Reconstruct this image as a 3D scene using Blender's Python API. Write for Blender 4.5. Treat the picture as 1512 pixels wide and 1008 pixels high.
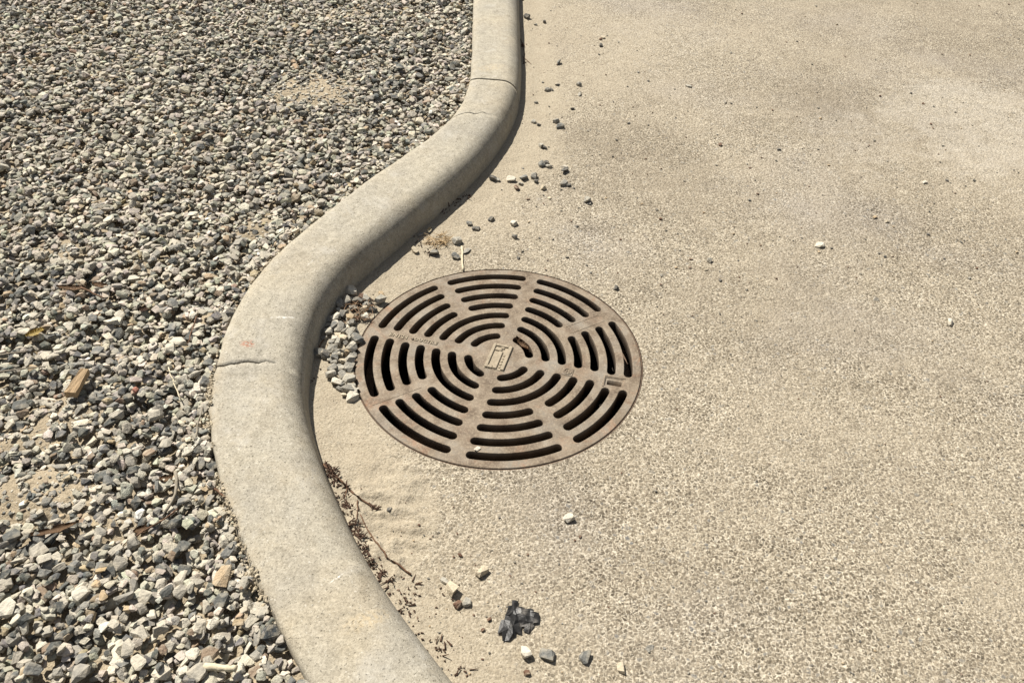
import bpy, bmesh, math, random
import numpy as np
from mathutils import Vector, Matrix, noise as mnoise
from mathutils.geometry import delaunay_2d_cdt

# ------------------------------------------------------------------ camera
for o in list(bpy.data.objects):
    bpy.data.objects.remove(o, do_unlink=True)
scene = bpy.context.scene
COL = scene.collection
CAM_H, PITCH, ROLL, FPX = 1.18214, 0.739525, 0.0272266, 1200.0
_cp, _sp, _cr, _sr = math.cos(PITCH), math.sin(PITCH), math.cos(ROLL), math.sin(ROLL)
C_FW = np.array([0, _cp, -_sp])
C_RT = np.array([_cr, _sr*_sp, _sr*_cp])
C_UP = np.array([-_sr, _cr*_sp, _cr*_cp])
cam_data = bpy.data.cameras.new('camera')
cam = bpy.data.objects.new('camera', cam_data)
COL.objects.link(cam)
cam_data.sensor_fit = 'HORIZONTAL'
cam_data.sensor_width = 36.0
cam_data.lens = 36.0*FPX/1512.0
cam_data.clip_start = 0.02
cam_data.clip_end = 500.0
cam.matrix_world = Matrix(((C_RT[0], C_UP[0], -C_FW[0], 0), (C_RT[1], C_UP[1], -C_FW[1], 0),
                           (C_RT[2], C_UP[2], -C_FW[2], CAM_H), (0, 0, 0, 1)))
scene.camera = cam

# ------------------------------------------------------------------ light
SUN_AZ = math.radians(-44.0)     # measured from +Y (straight ahead), negative = to the left
SUN_EL = math.radians(52.0)
world = bpy.data.worlds.new('World')
scene.world = world
world.use_nodes = True
wn = world.node_tree
sky = wn.nodes.new('ShaderNodeTexSky')
sky.sky_type = 'NISHITA'
sky.sun_disc = False
sky.sun_elevation = SUN_EL
sky.sun_rotation = SUN_AZ
bg = wn.nodes['Background']
bg.inputs['Strength'].default_value = 0.06
sky.dust_density = 1.2
hsv = wn.nodes.new('ShaderNodeHueSaturation')
hsv.inputs['Saturation'].default_value = 0.45
hsv.inputs['Value'].default_value = 0.75
wn.links.new(sky.outputs[0], hsv.inputs['Color'])
wn.links.new(hsv.outputs[0], bg.inputs[0])
sun_dir = Vector((math.sin(SUN_AZ)*math.cos(SUN_EL), math.cos(SUN_AZ)*math.cos(SUN_EL), math.sin(SUN_EL)))
sd = bpy.data.lights.new('sun', 'SUN')
sd.energy = 5.0
sd.angle = math.radians(0.53)
sd.color = (1.0, 0.95, 0.865)
sun = bpy.data.objects.new('sun', sd)
COL.objects.link(sun)
sun.rotation_euler = sun_dir.to_track_quat('Z', 'Y').to_euler()
sun.location = sun_dir*20
scene.view_settings.view_transform = 'Standard'
scene.view_settings.look = 'None'
scene.view_settings.exposure = 0.84
scene.view_settings.gamma = 1.0
scene.view_settings.use_curve_mapping = False
scene.cycles.max_bounces = 6
scene.cycles.diffuse_bounces = 3

rng = np.random.default_rng(4740)
random.seed(4740)

# ------------------------------------------------------------------ helpers
def ground(u, v, z=0.0):
    """point of the place at height z that the photograph shows at (u, v)"""
    d = C_FW + (u-756)/FPX*C_RT - (v-504)/FPX*C_UP
    t = (CAM_H-z)/-d[2]
    return np.array([d[0]*t, d[1]*t, z])

def mm_per_px(u, v):
    g = ground(u, v)
    return float(np.dot(g-np.array([0, 0, CAM_H]), C_FW))/FPX

def project(P):
    Q = np.asarray(P, float)-np.array([0, 0, CAM_H])
    z = Q@C_FW
    return 756+FPX*(Q@C_RT)/z, 504-FPX*(Q@C_UP)/z, z

def smooth(a, b, x):
    t = np.clip((np.asarray(x, float)-a)/(b-a), 0, 1)
    return t*t*(3-2*t)

_perm = np.random.default_rng(7).random((256, 256))
def vnoise(x, y, seed=0):
    x = np.asarray(x, float)+seed*17.31; y = np.asarray(y, float)+seed*9.77
    xi = np.floor(x).astype(int); yi = np.floor(y).astype(int)
    fx = x-xi; fy = y-yi
    fx = fx*fx*(3-2*fx); fy = fy*fy*(3-2*fy)
    g = lambda a, b: _perm[a & 255, b & 255]
    return (g(xi, yi)*(1-fx)+g(xi+1, yi)*fx)*(1-fy)+(g(xi, yi+1)*(1-fx)+g(xi+1, yi+1)*fx)*fy
def fbm(x, y, o=4, seed=0):
    s = 0; a = .5; f = 1.0
    for i in range(o):
        s = s+a*vnoise(x*f, y*f, seed+i*3); a *= .5; f *= 2.03
    return s/(1-.5**o)

def link(name, me, mat=None, parent=None):
    o = bpy.data.objects.new(name, me)
    COL.objects.link(o)
    if mat is not None and me is not None and not me.materials:
        me.materials.append(mat)
    if parent is not None:
        o.parent = parent
    return o

def tag(o, label=None, cat=None, group=None, kind=None):
    if label: o['label'] = label
    if cat: o['category'] = cat
    if group: o['group'] = group
    if kind: o['kind'] = kind
    return o

def mesh_np(name, V, F, smooth_shade=False):
    me = bpy.data.meshes.new(name)
    V = np.asarray(V, np.float32); F = np.asarray(F, np.int32)
    k = F.shape[1]
    me.vertices.add(len(V)); me.vertices.foreach_set('co', V.ravel())
    me.loops.add(F.size); me.loops.foreach_set('vertex_index', F.ravel())
    me.polygons.add(len(F)); me.polygons.foreach_set('loop_start', np.arange(0, F.size, k, dtype=np.int32))
    me.polygons.foreach_set('use_smooth', np.full(len(F), smooth_shade))
    me.update(calc_edges=True)
    return me

def from_bm(name, bm, smooth_shade=False):
    me = bpy.data.meshes.new(name)
    bmesh.ops.recalc_face_normals(bm, faces=bm.faces)
    for f in bm.faces: f.smooth = smooth_shade
    bm.to_mesh(me); bm.free()
    return me

ALB = 0.80      # overall level of the surface colours
# ---- material helper
class NT:
    def __init__(self, name):
        self.m = bpy.data.materials.new(name); self.m.use_nodes = True
        self.t = self.m.node_tree; self.b = self.t.nodes['Principled BSDF']
        self.b.inputs['Specular IOR Level'].default_value = 0.25
        self._c = None
    def n(self, typ, **kw):
        nd = self.t.nodes.new(typ)
        for k, v in kw.items(): setattr(nd, k, v)
        return nd
    def l(self, a, b): self.t.links.new(a, b)
    def co(self):
        if self._c is None: self._c = self.n('ShaderNodeTexCoord').outputs['Object']
        return self._c
    def _set(self, sock, v):
        if isinstance(v, bpy.types.NodeSocket): self.l(v, sock)
        else: sock.default_value = v
    def noise(self, scale, detail=4, rough=.55, dist=0, vec=None):
        nd = self.n('ShaderNodeTexNoise')
        nd.inputs['Scale'].default_value = scale; nd.inputs['Detail'].default_value = detail
        nd.inputs['Roughness'].default_value = rough; nd.inputs['Distortion'].default_value = dist
        self.l(vec or self.co(), nd.inputs['Vector'])
        return nd.outputs['Fac']
    def voro(self, scale, feature='F1', vec=None, rnd=1.0, smoothness=None):
        nd = self.n('ShaderNodeTexVoronoi', feature=feature)
        nd.inputs['Scale'].default_value = scale; nd.inputs['Randomness'].default_value = rnd
        if smoothness is not None: nd.inputs['Smoothness'].default_value = smoothness
        self.l(vec or self.co(), nd.inputs['Vector'])
        return nd
    def ramp(self, fac, stops, interp='LINEAR'):
        nd = self.n('ShaderNodeValToRGB'); cr = nd.color_ramp; cr.interpolation = interp
        while len(cr.elements) < len(stops): cr.elements.new(.5)
        for e, (p, c) in zip(cr.elements, stops):
            e.position = p; e.color = (c, c, c, 1) if isinstance(c, (int, float)) else (*c, 1)
        self.l(fac, nd.inputs[0])
        return nd.outputs[0]
    def mix(self, f, a, b, blend='MIX'):
        nd = self.n('ShaderNodeMix', data_type='RGBA', blend_type=blend)
        self._set(nd.inputs[0], f)
        for s, v in ((nd.inputs[6], a), (nd.inputs[7], b)):
            if isinstance(v, tuple): v = (*v, 1) if len(v) == 3 else v
            self._set(s, v)
        return nd.outputs[2]
    def math(self, op, a, b=0.0, c=None, clamp=False):
        nd = self.n('ShaderNodeMath', operation=op, use_clamp=clamp)
        self._set(nd.inputs[0], a); self._set(nd.inputs[1], b)
        if c is not None: self._set(nd.inputs[2], c)
        return nd.outputs[0]
    def attr(self, name, out='Fac'):
        nd = self.n('ShaderNodeAttribute'); nd.attribute_name = name
        return nd.outputs[out]
    def bump(self, h, dist, strength=1.0, prev=None):
        nd = self.n('ShaderNodeBump'); nd.inputs['Distance'].default_value = dist
        self._set(nd.inputs['Strength'], strength); self.l(h, nd.inputs['Height'])
        if prev is not None: self.l(prev, nd.inputs['Normal'])
        return nd.outputs[0]
    def mask_seg(self, p, ang, lx, ly, soft=.35):
        """soft box mark of half size lx, ly at p, turned by ang"""
        mp = self.n('ShaderNodeMapping', vector_type='TEXTURE')
        mp.inputs['Location'].default_value = (p[0], p[1], 0); mp.inputs['Rotation'].default_value = (0, 0, ang)
        mp.inputs['Scale'].default_value = (lx, ly, 1)
        self.l(self.co(), mp.inputs['Vector'])
        sx = self.n('ShaderNodeSeparateXYZ'); self.l(mp.outputs[0], sx.inputs[0])
        a = self.math('POWER', self.math('ABSOLUTE', sx.outputs[0]), 2.0)
        b = self.math('POWER', self.math('ABSOLUTE', sx.outputs[1]), 2.0)
        return self.math('SUBTRACT', 1.0, self.math('ADD', a, b), clamp=True)
    def out(self, color=None, rough=None, normal=None, metal=None):
        if color is not None: self._set(self.b.inputs['Base Color'], self.mix(1.0, color, (ALB, ALB, ALB), 'MULTIPLY'))
        if rough is not None: self._set(self.b.inputs['Roughness'], rough)
        if normal is not None: self.l(normal, self.b.inputs['Normal'])
        if metal is not None: self._set(self.b.inputs['Metallic'], metal)
        return self.m

# ------------------------------------------------------------------ kerb line
_base = [(767,0),(769,60),(771,110),(769.5,155),(764.6,178),(744.7,218),(705,271),(665,307.5),(642,327),(599,363),(545,410),
         (510,437),(481,478),(465,530),(456,569),(453,607),(462,645),(473.7,683),(492.7,727.7),(515,778.5),(545,840),(585,905),(620,950),(660,1003)]
_back = [(698,0),(697,50),(693,110),(683,145),(672,165),(650,185),(620,208),(580,235),(540,262),(500,295),(460,325),(420,360),(385,395),
         (355,435),(335,470),(320,515),(315,560),(308,620),(310,660),(322,720),(345,760),(360,800),(378,850),(400,905),(425,950),(450,1000)]
KH = 0.085
def dense(P, step, passes):
    P = np.array(P, float)
    d = np.r_[0, np.cumsum(np.linalg.norm(np.diff(P, axis=0), axis=1))]
    t = np.arange(0, d[-1], step)
    Q = np.stack([np.interp(t, d, P[:, i]) for i in range(2)], 1)
    for _ in range(passes):
        Q[1:-1] = .25*Q[:-2]+.5*Q[1:-1]+.25*Q[2:]
    return Q
gb = [ground(*p)[:2] for p in _base]
gb = [np.array([-.25, 14.0]), np.array([-.10, 7.0]), np.array([-.035, 4.6])]+gb+[np.array([.05, .40]), np.array([.32, .0]), np.array([.9, -.6])]
KB = dense(gb, .006, 260)
ktan = np.gradient(KB, axis=0); ktan /= np.linalg.norm(ktan, axis=1)[:, None]
knor = np.stack([ktan[:, 1], -ktan[:, 0]], 1)
if knor[np.argmin(abs(KB[:, 1]-3.0)), 0] > 0: knor = -knor      # towards the gravel
KS = np.r_[0, np.cumsum(np.linalg.norm(np.diff(KB, axis=0), axis=1))]
gk = np.array([ground(*p, z=KH)[:2] for p in _back])
_sw, _ww = [], []
for g in gk:
    i = np.argmin(np.linalg.norm(KB-g, axis=1)); _sw.append(KS[i]); _ww.append(np.linalg.norm(KB[i]-g))
_o = np.argsort(_sw); _sw = np.array(_sw)[_o]; _ww = np.array(_ww)[_o]
KW = np.interp(KS, _sw, _ww)
for _ in range(400): KW[1:-1] = .25*KW[:-2]+.5*KW[1:-1]+.25*KW[2:]

def kerb_so(x, y):
    """distance along the kerb, signed distance from its foot (positive towards the gravel), kerb width there"""
    x = np.atleast_1d(x).astype(float); y = np.atleast_1d(y).astype(float)
    S = np.empty(len(x)); O = np.empty(len(x)); W = np.empty(len(x))
    sub = slice(None, None, 3)
    B, Nn, Ss, Ww = KB[sub], knor[sub], KS[sub], KW[sub]
    for a in range(0, len(x), 4000):
        d2 = (x[a:a+4000, None]-B[None, :, 0])**2+(y[a:a+4000, None]-B[None, :, 1])**2
        i = d2.argmin(1)
        dx = np.stack([x[a:a+4000]-B[i, 0], y[a:a+4000]-B[i, 1]], 1)
        dn = (dx*Nn[i]).sum(1)
        S[a:a+4000] = Ss[i]; W[a:a+4000] = Ww[i]
        O[a:a+4000] = np.sign(dn)*np.sqrt(d2[np.arange(len(i)), i])
    return S, O, W

GC = np.array([-0.0268, 1.2472])     # drain centre
GR = 0.300                           # grate radius
HOLE = 0.3034                        # hole in the slab

# ------------------------------------------------------------------ materials
def mat_concrete_slab():
    m = NT('exposed_aggregate_concrete')
    sand = m.attr('sand')
    big = m.noise(2.2, 4, .6)
    # worn stones: flat tan pebbles in a pale gritty matrix
    v1 = m.voro(150); v2 = m.voro(300)
    sc = m.n('ShaderNodeSeparateColor'); m.l(v1.outputs['Color'], sc.inputs[0])
    sc2 = m.n('ShaderNodeSeparateColor'); m.l(v2.outputs['Color'], sc2.inputs[0])
    e1 = m.voro(150, 'DISTANCE_TO_EDGE').outputs['Distance']
    peb = m.ramp(sc.outputs[0], [(0.0, (.105, .086, .060)), (.35, (.170, .140, .099)), (.7, (.225, .188, .134)), (.90, (.33, .28, .205)), (1.0, (.19, .185, .17))])
    mat = m.ramp(sc2.outputs[0], [(0.0, (.21, .174, .122)), (.4, (.40, .34, .25)), (1.0, (.68, .61, .48))])
    patch = m.math('MULTIPLY', m.math('SUBTRACT', m.noise(24, 3), .5), .22)
    f = m.math('ADD', m.math('ADD', e1, m.math('MULTIPLY', m.math('SUBTRACT', m.noise(150, 3, .65), .5), .55)), patch)
    mort = m.ramp(f, [(.02, 1.0), (.20, 0.0)])
    col = m.mix(mort, peb, mat)
    fleck = m.ramp(m.noise(230, 3, .6), [(.56, 0.0), (.66, .75)])
    col = m.mix(fleck, col, (.64, .57, .445))
    pitc = m.ramp(m.noise(230, 2, .5), [(.31, .9), (.36, 0.0)])
    col = m.mix(pitc, col, (.13, .10, .066))
    # scattered larger stones, worn flush
    v3 = m.voro(42); s3 = m.n('ShaderNodeSeparateColor'); m.l(v3.outputs['Color'], s3.inputs[0])
    bigst = m.math('MULTIPLY', m.ramp(m.math('ADD', v3.outputs['Distance'], m.math('MULTIPLY', m.noise(120, 2), .12)), [(.20, 1.0), (.25, 0.0)]), m.ramp(s3.outputs[1], [(.72, 0.0), (.76, .85)]))
    col = m.mix(bigst, col, m.ramp(s3.outputs[0], [(0.0, (.17, .155, .13)), (.5, (.25, .205, .145)), (1.0, (.36, .33, .28))]))
    # thin dust film in broad patches
    dust = m.ramp(m.math('ADD', big, m.math('MULTIPLY', m.noise(9, 4), .5)), [(.66, 0.0), (.95, .52)])
    col = m.mix(dust, col, (.41, .35, .26))
    dark = m.ramp(m.noise(1.3, 5, .62, .4), [(.48, 0.0), (.66, .55)])
    col = m.mix(dark, col, m.mix(1.0, col, (.72, .70, .68), 'MULTIPLY'))
    grey = m.ramp(m.noise(1.7, 3), [(.50, 0.0), (.72, .7)])
    col = m.mix(grey, col, m.mix(1.0, col, (.92, .95, 1.06), 'MULTIPLY'))
    stn = m.math('ADD', m.attr('stain'), m.math('MULTIPLY', m.math('SUBTRACT', m.noise(16, 7, .75), .5), 1.7))
    col = m.mix(m.ramp(stn, [(.20, 0.0), (.70, .70)]), col, m.mix(1.0, col, (.72, .705, .69), 'MULTIPLY'))
    lgt = m.math('ADD', m.attr('pale'), m.math('MULTIPLY', m.math('SUBTRACT', m.noise(22, 8, .8), .5), 2.0))
    col = m.mix(m.ramp(lgt, [(.30, 0.0), (1.05, .50)]), col, (.60, .55, .465))
    # sand cover
    sn = m.math('ADD', sand, m.math('MULTIPLY', m.math('SUBTRACT', m.noise(85, 5, .7), .5), 1.9))
    smask = m.ramp(sn, [(.34, 0.0), (.95, .86)])
    scol = m.ramp(m.noise(300, 4, .75), [(.30, (.19, .155, .105)), (.43, (.36, .305, .22)), (.57, (.46, .40, .30)), (.70, (.60, .535, .415))])
    scol = m.mix(m.ramp(m.noise(14, 4), [(.4, 0.0), (.75, .6)]), scol, (.36, .30, .215))
    col = m.mix(smask, col, scol)
    # relief
    h = m.math('SUBTRACT', 1.0, v1.outputs['Distance'])
    hh = m.math('ADD', m.math('MULTIPLY', h, .6), m.math('MULTIPLY', m.noise(230, 3, .6), 1.1))
    pits = m.ramp(m.noise(260, 2, .5), [(.28, 0.0), (.38, 1.0)])
    hh = m.math('ADD', hh, m.math('MULTIPLY', pits, .7))
    inv = m.math('SUBTRACT', 1.0, m.math('MULTIPLY', smask, .6))
    n1 = m.bump(hh, .0029, m.math('MULTIPLY', inv, .9))
    n1 = m.bump(m.noise(130, 4, .65, .6), .005, m.math('MULTIPLY', smask, .55), n1)
    n2 = m.bump(m.noise(420, 4, .7), .0012, .7, n1)
    n3 = m.bump(m.noise(48, 4, .6), .006, .30, n2)
    return m.out(col, .9, n3)

def mat_kerb():
    m = NT('kerb_concrete')
    fine = m.noise(300, 5, .8)
    col = m.ramp(fine, [(.30, (.235, .217, .185)), (.5, (.405, .379, .323)), (.72, (.58, .55, .478))])
    mid = m.ramp(m.noise(60, 5, .6), [(.3, (.80, .78, .74)), (.7, (1.08, 1.06, 1.02))])
    col = m.mix(1.0, col, mid, 'MULTIPLY')
    big = m.ramp(m.noise(7, 4, .6, .3), [(.35, (.90, .90, .90)), (.65, (1.06, 1.045, 1.0))])
    col = m.mix(1.0, col, big, 'MULTIPLY')
    warm = m.ramp(m.noise(4.3, 4), [(.52, 0.0), (.72, .5)])
    col = m.mix(warm, col, m.mix(1.0, col, (1.08, 1.0, .88), 'MULTIPLY'))
    pale = m.ramp(m.noise(11, 5, .65, .5), [(.56, 0.0), (.70, .45)])
    col = m.mix(pale, col, (.50, .475, .42))
    pk = m.ramp(m.noise(190, 3, .6), [(.29, .5), (.36, 0.0)])
    col = m.mix(pk, col, m.mix(1.0, col, (.55, .52, .47), 'MULTIPLY'))
    fl = m.ramp(m.noise(210, 3, .6), [(.62, 0.0), (.70, .6)])
    col = m.mix(fl, col, (.62, .59, .51))
    ed = m.attr('edge')
    col = m.mix(m.math('MULTIPLY', ed, m.ramp(m.noise(45, 4), [(.35, 0.0), (.6, .75)])), col, (.44, .37, .26))
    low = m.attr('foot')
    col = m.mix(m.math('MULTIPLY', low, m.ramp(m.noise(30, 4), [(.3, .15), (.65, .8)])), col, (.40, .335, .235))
    st2 = m.ramp(m.noise(19, 6, .7, 1.2), [(.54, 0.0), (.66, .5)])
    col = m.mix(st2, col, m.mix(1.0, col, (.80, .77, .72), 'MULTIPLY'))
    brk = m.ramp(m.noise(160, 3), [(.42, 0.0), (.58, 1.0)])
    def mark(u, v, du, dv, hl, hw, c, k):
        nonlocal col
        a = ground(u, v, KH); b = ground(u+du, v+dv, KH)
        ang = math.atan2(b[1]-a[1], b[0]-a[0])
        f = m.math('MULTIPLY', m.mask_seg(a, ang, hl, hw), brk)
        col = m.mix(m.math('MULTIPLY', f, k, clamp=True), col, c)
    mark(422, 468, 10, -1, .024, .0035, (.66, .64, .58), 1.2)
    mark(408, 468, 10, -1, .020, .0015, (.62, .60, .55), 1.4)
    mark(365, 508, 10, 4, .020, .013, (.36, .16, .10), .8)
    mark(371, 509, 4, 10, .008, .006, (.30, .10, .06), .9)
    mark(366, 505, 10, -5, .012, .005, (.34, .13, .08), .9)
    mark(458, 388, 10, -9, .013, .0018, (.66, .64, .58), 1.3)
    mark(498, 852, 10, -7, .016, .0016, (.68, .66, .60), 1.4)
    mark(505, 600, 4, 10, .04, .010, (.5, .49, .45), .4)
    mark(540, 915, 10, -4, .045, .018, (.52, .42, .27), .65)
    mark(725, 100, 10, -2, .06, .03, (.52, .43, .29), .55)
    h = m.math('ADD', m.noise(300, 4, .7), m.math('MULTIPLY', m.noise(60, 3), .8))
    pit = m.ramp(m.voro(95).outputs['Distance'], [(.05, 0.0), (.16, 1.0)])
    pit2 = m.ramp(m.noise(190, 3, .6), [(.29, 0.0), (.39, 1.0)])
    pit = m.math('MAXIMUM', pit, m.ramp(m.noise(22, 2), [(.52, 1.0), (.62, 0.0)]))
    n = m.bump(h, .0011, .8)
    n = m.bump(pit, .0009, .6, n)
    n = m.bump(pit2, .0014, .8, n)
    return m.out(col, .92, n)

def mat_iron():
    m = NT('rusty_cast_iron')
    a = m.noise(26, 6, .65, .4)
    col = m.ramp(a, [(.28, (.106, .076, .052)), (.44, (.180, .138, .097)), (.56, (.238, .189, .136)), (.72, (.318, .264, .195))])
    grey = m.ramp(m.noise(13, 5, .65), [(.48, 0.0), (.68, .65)])
    col = m.mix(grey, col, (.235, .215, .182))
    rust = m.ramp(m.noise(17, 5, .7, .8), [(.54, 0.0), (.72, .75)])
    rim = m.attr('rim')
    col = m.mix(m.math('MULTIPLY', rust, m.math('MULTIPLY_ADD', rim, .75, .30), clamp=True), col, (.30, .145, .075))
    dust = m.ramp(m.noise(190, 4, .7), [(.50, 0.0), (.70, .55)])
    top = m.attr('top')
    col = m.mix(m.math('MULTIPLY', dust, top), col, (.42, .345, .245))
    col = m.mix(m.math('SUBTRACT', 1.0, top, clamp=True), col, m.ramp(a, [(.3, (.072, .050, .034)), (.7, (.165, .124, .088))]))  # slot walls coloured darker below the top face, shade painted into the iron
    spk = m.ramp(m.noise(420, 2), [(.66, 0.0), (.74, .6)])
    col = m.mix(m.math('MULTIPLY', spk, top), col, (.50, .42, .31))
    n = m.bump(m.noise(330, 4, .7), .0009, .75)
    n = m.bump(m.noise(55, 4), .0016, .5, n)
    return m.out(col, m.ramp(m.noise(40, 3), [(.3, .58), (.7, .82)]), n, .12)

def mat_flat(name, c, rough=.9, var=.25, scale=120, bumpd=.0008):
    m = NT(name)
    k = m.ramp(m.noise(scale, 4, .65), [(.25, 1-var), (.75, 1+var)])
    col = m.mix(1.0, c, k, 'MULTIPLY')
    return m.out(col, rough, m.bump(m.noise(scale*2.2, 3), bumpd, .7))

def mat_stone():
    m = NT('gravel_stone')
    c = m.attr('stone_colour', 'Color')
    k = m.ramp(m.noise(260, 5, .8), [(.25, .50), (.45, .95), (.60, 1.08), (.75, 1.4)])
    col = m.mix(1.0, c, k, 'MULTIPLY')
    dust = m.ramp(m.noise(85, 4, .6), [(.44, 0.0), (.70, .60)])
    col = m.mix(dust, col, (.50, .44, .335))
    n = m.bump(m.noise(330, 4, .7), .0018, .9)
    n = m.bump(m.noise(110, 3, .6), .0035, .7, n)
    return m.out(col, .88, n)

def mat_soil():
    m = NT('sandy_soil')
    col = m.ramp(m.noise(420, 4, .75), [(.28, (.22, .175, .12)), (.5, (.40, .335, .24)), (.72, (.56, .49, .37))])
    col = m.mix(1.0, col, m.ramp(m.noise(8, 4), [(.3, (.78, .76, .72)), (.7, (1.05, 1.03, 1.0))]), 'MULTIPLY')
    n = m.bump(m.noise(300, 4, .7), .002, .9)
    n = m.bump(m.noise(70, 4), .009, .9, n)
    return m.out(col, .95, n)

M_SLAB = mat_concrete_slab(); M_KERB = mat_kerb(); M_IRON = mat_iron(); M_STONE = mat_stone(); M_SOIL = mat_soil()
M_DUSTY = mat_flat('sand_dusted_iron', (.34, .285, .205), .85, .3, 150)
M_PIT = mat_flat('shade_dark_pit_concrete', (.03, .024, .018), .9, .4, 30)  # near-black colour paints the shade of the shaft into its concrete
M_RUST = mat_flat('rusty_frame_iron', (.15, .10, .068), .8, .4, 60)
M_TWIG = mat_flat('dry_twig', (.15, .085, .05), .85, .35, 150)
M_BARK = mat_flat('dark_bark', (.085, .05, .033), .9, .35, 200)
M_GREYT = mat_flat('weathered_twig', (.27, .235, .18), .88, .3, 150)
M_STRAW = mat_flat('dry_straw', (.46, .33, .18), .8, .25, 200)
M_PALE = mat_flat('pale_straw', (.62, .54, .38), .75, .18, 200)
M_LEAF = mat_flat('dry_brown_leaf', (.22, .135, .075), .75, .35, 120)
M_YEL = mat_flat('yellow_leaf', (.60, .46, .17), .7, .2, 120)
M_RED = mat_flat('red_brick_chip', (.40, .18, .13), .9, .2, 200)
M_FOIL = NT('black_plastic'); _k = M_FOIL.ramp(M_FOIL.noise(60, 4), [(.3, (.013, .013, .013)), (.56, (.030, .029, .028)), (.74, (.18, .165, .145))])
M_FOIL = M_FOIL.out(_k, .42, M_FOIL.bump(M_FOIL.noise(240, 3), .001, .6))
def mat_wood():
    m = NT('split_timber')
    mp = m.n('ShaderNodeMapping'); mp.inputs['Scale'].default_value = (1.0, .12, 1.0); m.l(m.co(), mp.inputs[0])
    g = m.noise(420, 4, .7, .6, mp.outputs[0])
    col = m.ramp(g, [(.3, (.25, .165, .09)), (.5, (.43, .30, .17)), (.72, (.56, .42, .26))])
    return m.out(col, .8, m.bump(g, .0012, .8))
M_WOOD = mat_wood()

# ------------------------------------------------------------------ concrete slab
def axis(segments):
    a = [segments[0][0]]
    for lo, hi, st in segments:
        n = max(1, int(round((hi-lo)/st)))
        a += list(np.linspace(lo, hi, n+1)[1:])
    return np.array(a)
XS = axis([(-30, -6, 4), (-6, -1.6, .6), (-1.6, -.62, .07), (-.62, .62, .0055), (.62, 2.6, .022), (2.6, 8, .5), (8, 40, 4)])
YS = axis([(-8, -1, 1), (-1, .35, .1), (.35, 2.2, .0055), (2.2, 3.8, .02), (3.8, 8, .4), (8, 60, 4)])
nx, ny = len(XS), len(YS)
gx, gy = np.meshgrid(XS, YS)
gx = gx.ravel(); gy = gy.ravel()
ks, ko, kw = kerb_so(gx, gy)
dk = np.maximum(-ko, 0)              # distance in front of the kerb foot
wig = fbm(gx*4, gy*4, 4, 1)
rg = np.hypot(gx-GC[0], gy-GC[1])
sand = 1.02*(1-smooth(.03, .30, dk+.22*(wig-.5)))
def blob(u, v, ru, rv, k):
    p = ground(u, v); q = ground(u+ru, v); r = ground(u, v-rv)
    ax, ay = np.linalg.norm(q-p), np.linalg.norm(r-p)
    d = np.hypot((gx-p[0])/ax, (gy-p[1])/ay)+.7*(fbm(gx*5, gy*5, 3, 9)-.5)
    return k*(1-smooth(.35, 1.1, d))
for b in ((570, 760, 110, 130, .9), (700, 330, 150, 70, .55), (860, 60, 190, 90, .55), (640, 900, 90, 110, .6), (760, 980, 120, 60, .45),
          (530, 640, 90, 70, .6), (1060, 40, 140, 50, .4), (780, 950, 90, 60, .4), (620, 390, 120, 60, .6), (960, 480, 60, 50, .35), (760, 720, 130, 40, .3)):
    sand = np.maximum(sand, blob(*b))
sand = np.clip(sand, 0, 1)
stain = np.zeros_like(sand); pale = np.zeros_like(sand)
for b in ((930, 215, 190, 60, .45), (980, 290, 220, 70, .5), (880, 330, 70, 40, .4), (1210, 150, 130, 40, .42), (1150, 190, 120, 30, .35), (1130, 470, 260, 110, .42), (1010, 420, 150, 70, .40), (1350, 560, 200, 90, .35), (1050, 330, 140, 60, .35), (1440, 60, 160, 70, .5), (1330, 330, 120, 40, .25), (1250, 430, 200, 60, .25), (1300, 700, 220, 60, .3), (960, 150, 60, 20, .4), (1000, 520, 100, 60, .25)):
    stain = np.maximum(stain, blob(*b))
for b in ((1440, 190, 190, 90, .68), (1370, 140, 120, 50, .40), (1270, 200, 140, 60, .40), (1480, 260, 110, 60, .35), (960, 60, 140, 60, .35), (1250, 250, 120, 40, .35)):
    pale = np.maximum(pale, blob(*b))
sz = .0035*sand*fbm(gx*16, gy*16, 4, 3)+.0025*sand*(fbm(gx*55, gy*55, 3, 5)-.5)
rip = ground(575, 765)
rk = 1-smooth(.05, .16, np.hypot(gx-rip[0], (gy-rip[1])*.8))
rid = 1-np.abs(2*fbm(gx*26+gy*9, gy*30, 3, 21)-1)
sz += rk*sand*.010*(rid**4-.25)
sz += .005*(1-smooth(.0, .07, dk))*np.clip(sand, .3, 1)
sz *= smooth(HOLE+.001, HOLE+.03, rg)
sz[ko > .02] = 0
sz = np.where(ko > .05, -.012, sz)
keep = rg >= HOLE
V = np.stack([gx, gy, sz], 1)
idx = np.arange(nx*ny).reshape(ny, nx)
F = np.stack([idx[:-1, :-1], idx[:-1, 1:], idx[1:, 1:], idx[1:, :-1]], -1).reshape(-1, 4)
F = F[keep[F].all(1)]
cnt = np.bincount(F.ravel(), minlength=nx*ny)
bd = keep & (cnt < 4) & (rg < HOLE+.02)
V[bd, 0] = GC[0]+(V[bd, 0]-GC[0])*HOLE/rg[bd]; V[bd, 1] = GC[1]+(V[bd, 1]-GC[1])*HOLE/rg[bd]; V[bd, 2] = 0
used = np.zeros(nx*ny, bool); used[F.ravel()] = True
remap = np.cumsum(used)-1
me = mesh_np('slab', V[used], remap[F], True)
me.attributes.new('stain', 'FLOAT', 'POINT').data.foreach_set('value', stain[used].astype(np.float32))
me.attributes.new('pale', 'FLOAT', 'POINT').data.foreach_set('value', pale[used].astype(np.float32))
at = me.attributes.new('sand', 'FLOAT', 'POINT'); at.data.foreach_set('value', sand[used].astype(np.float32))
slab = link('pavement', me, M_SLAB)
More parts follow.
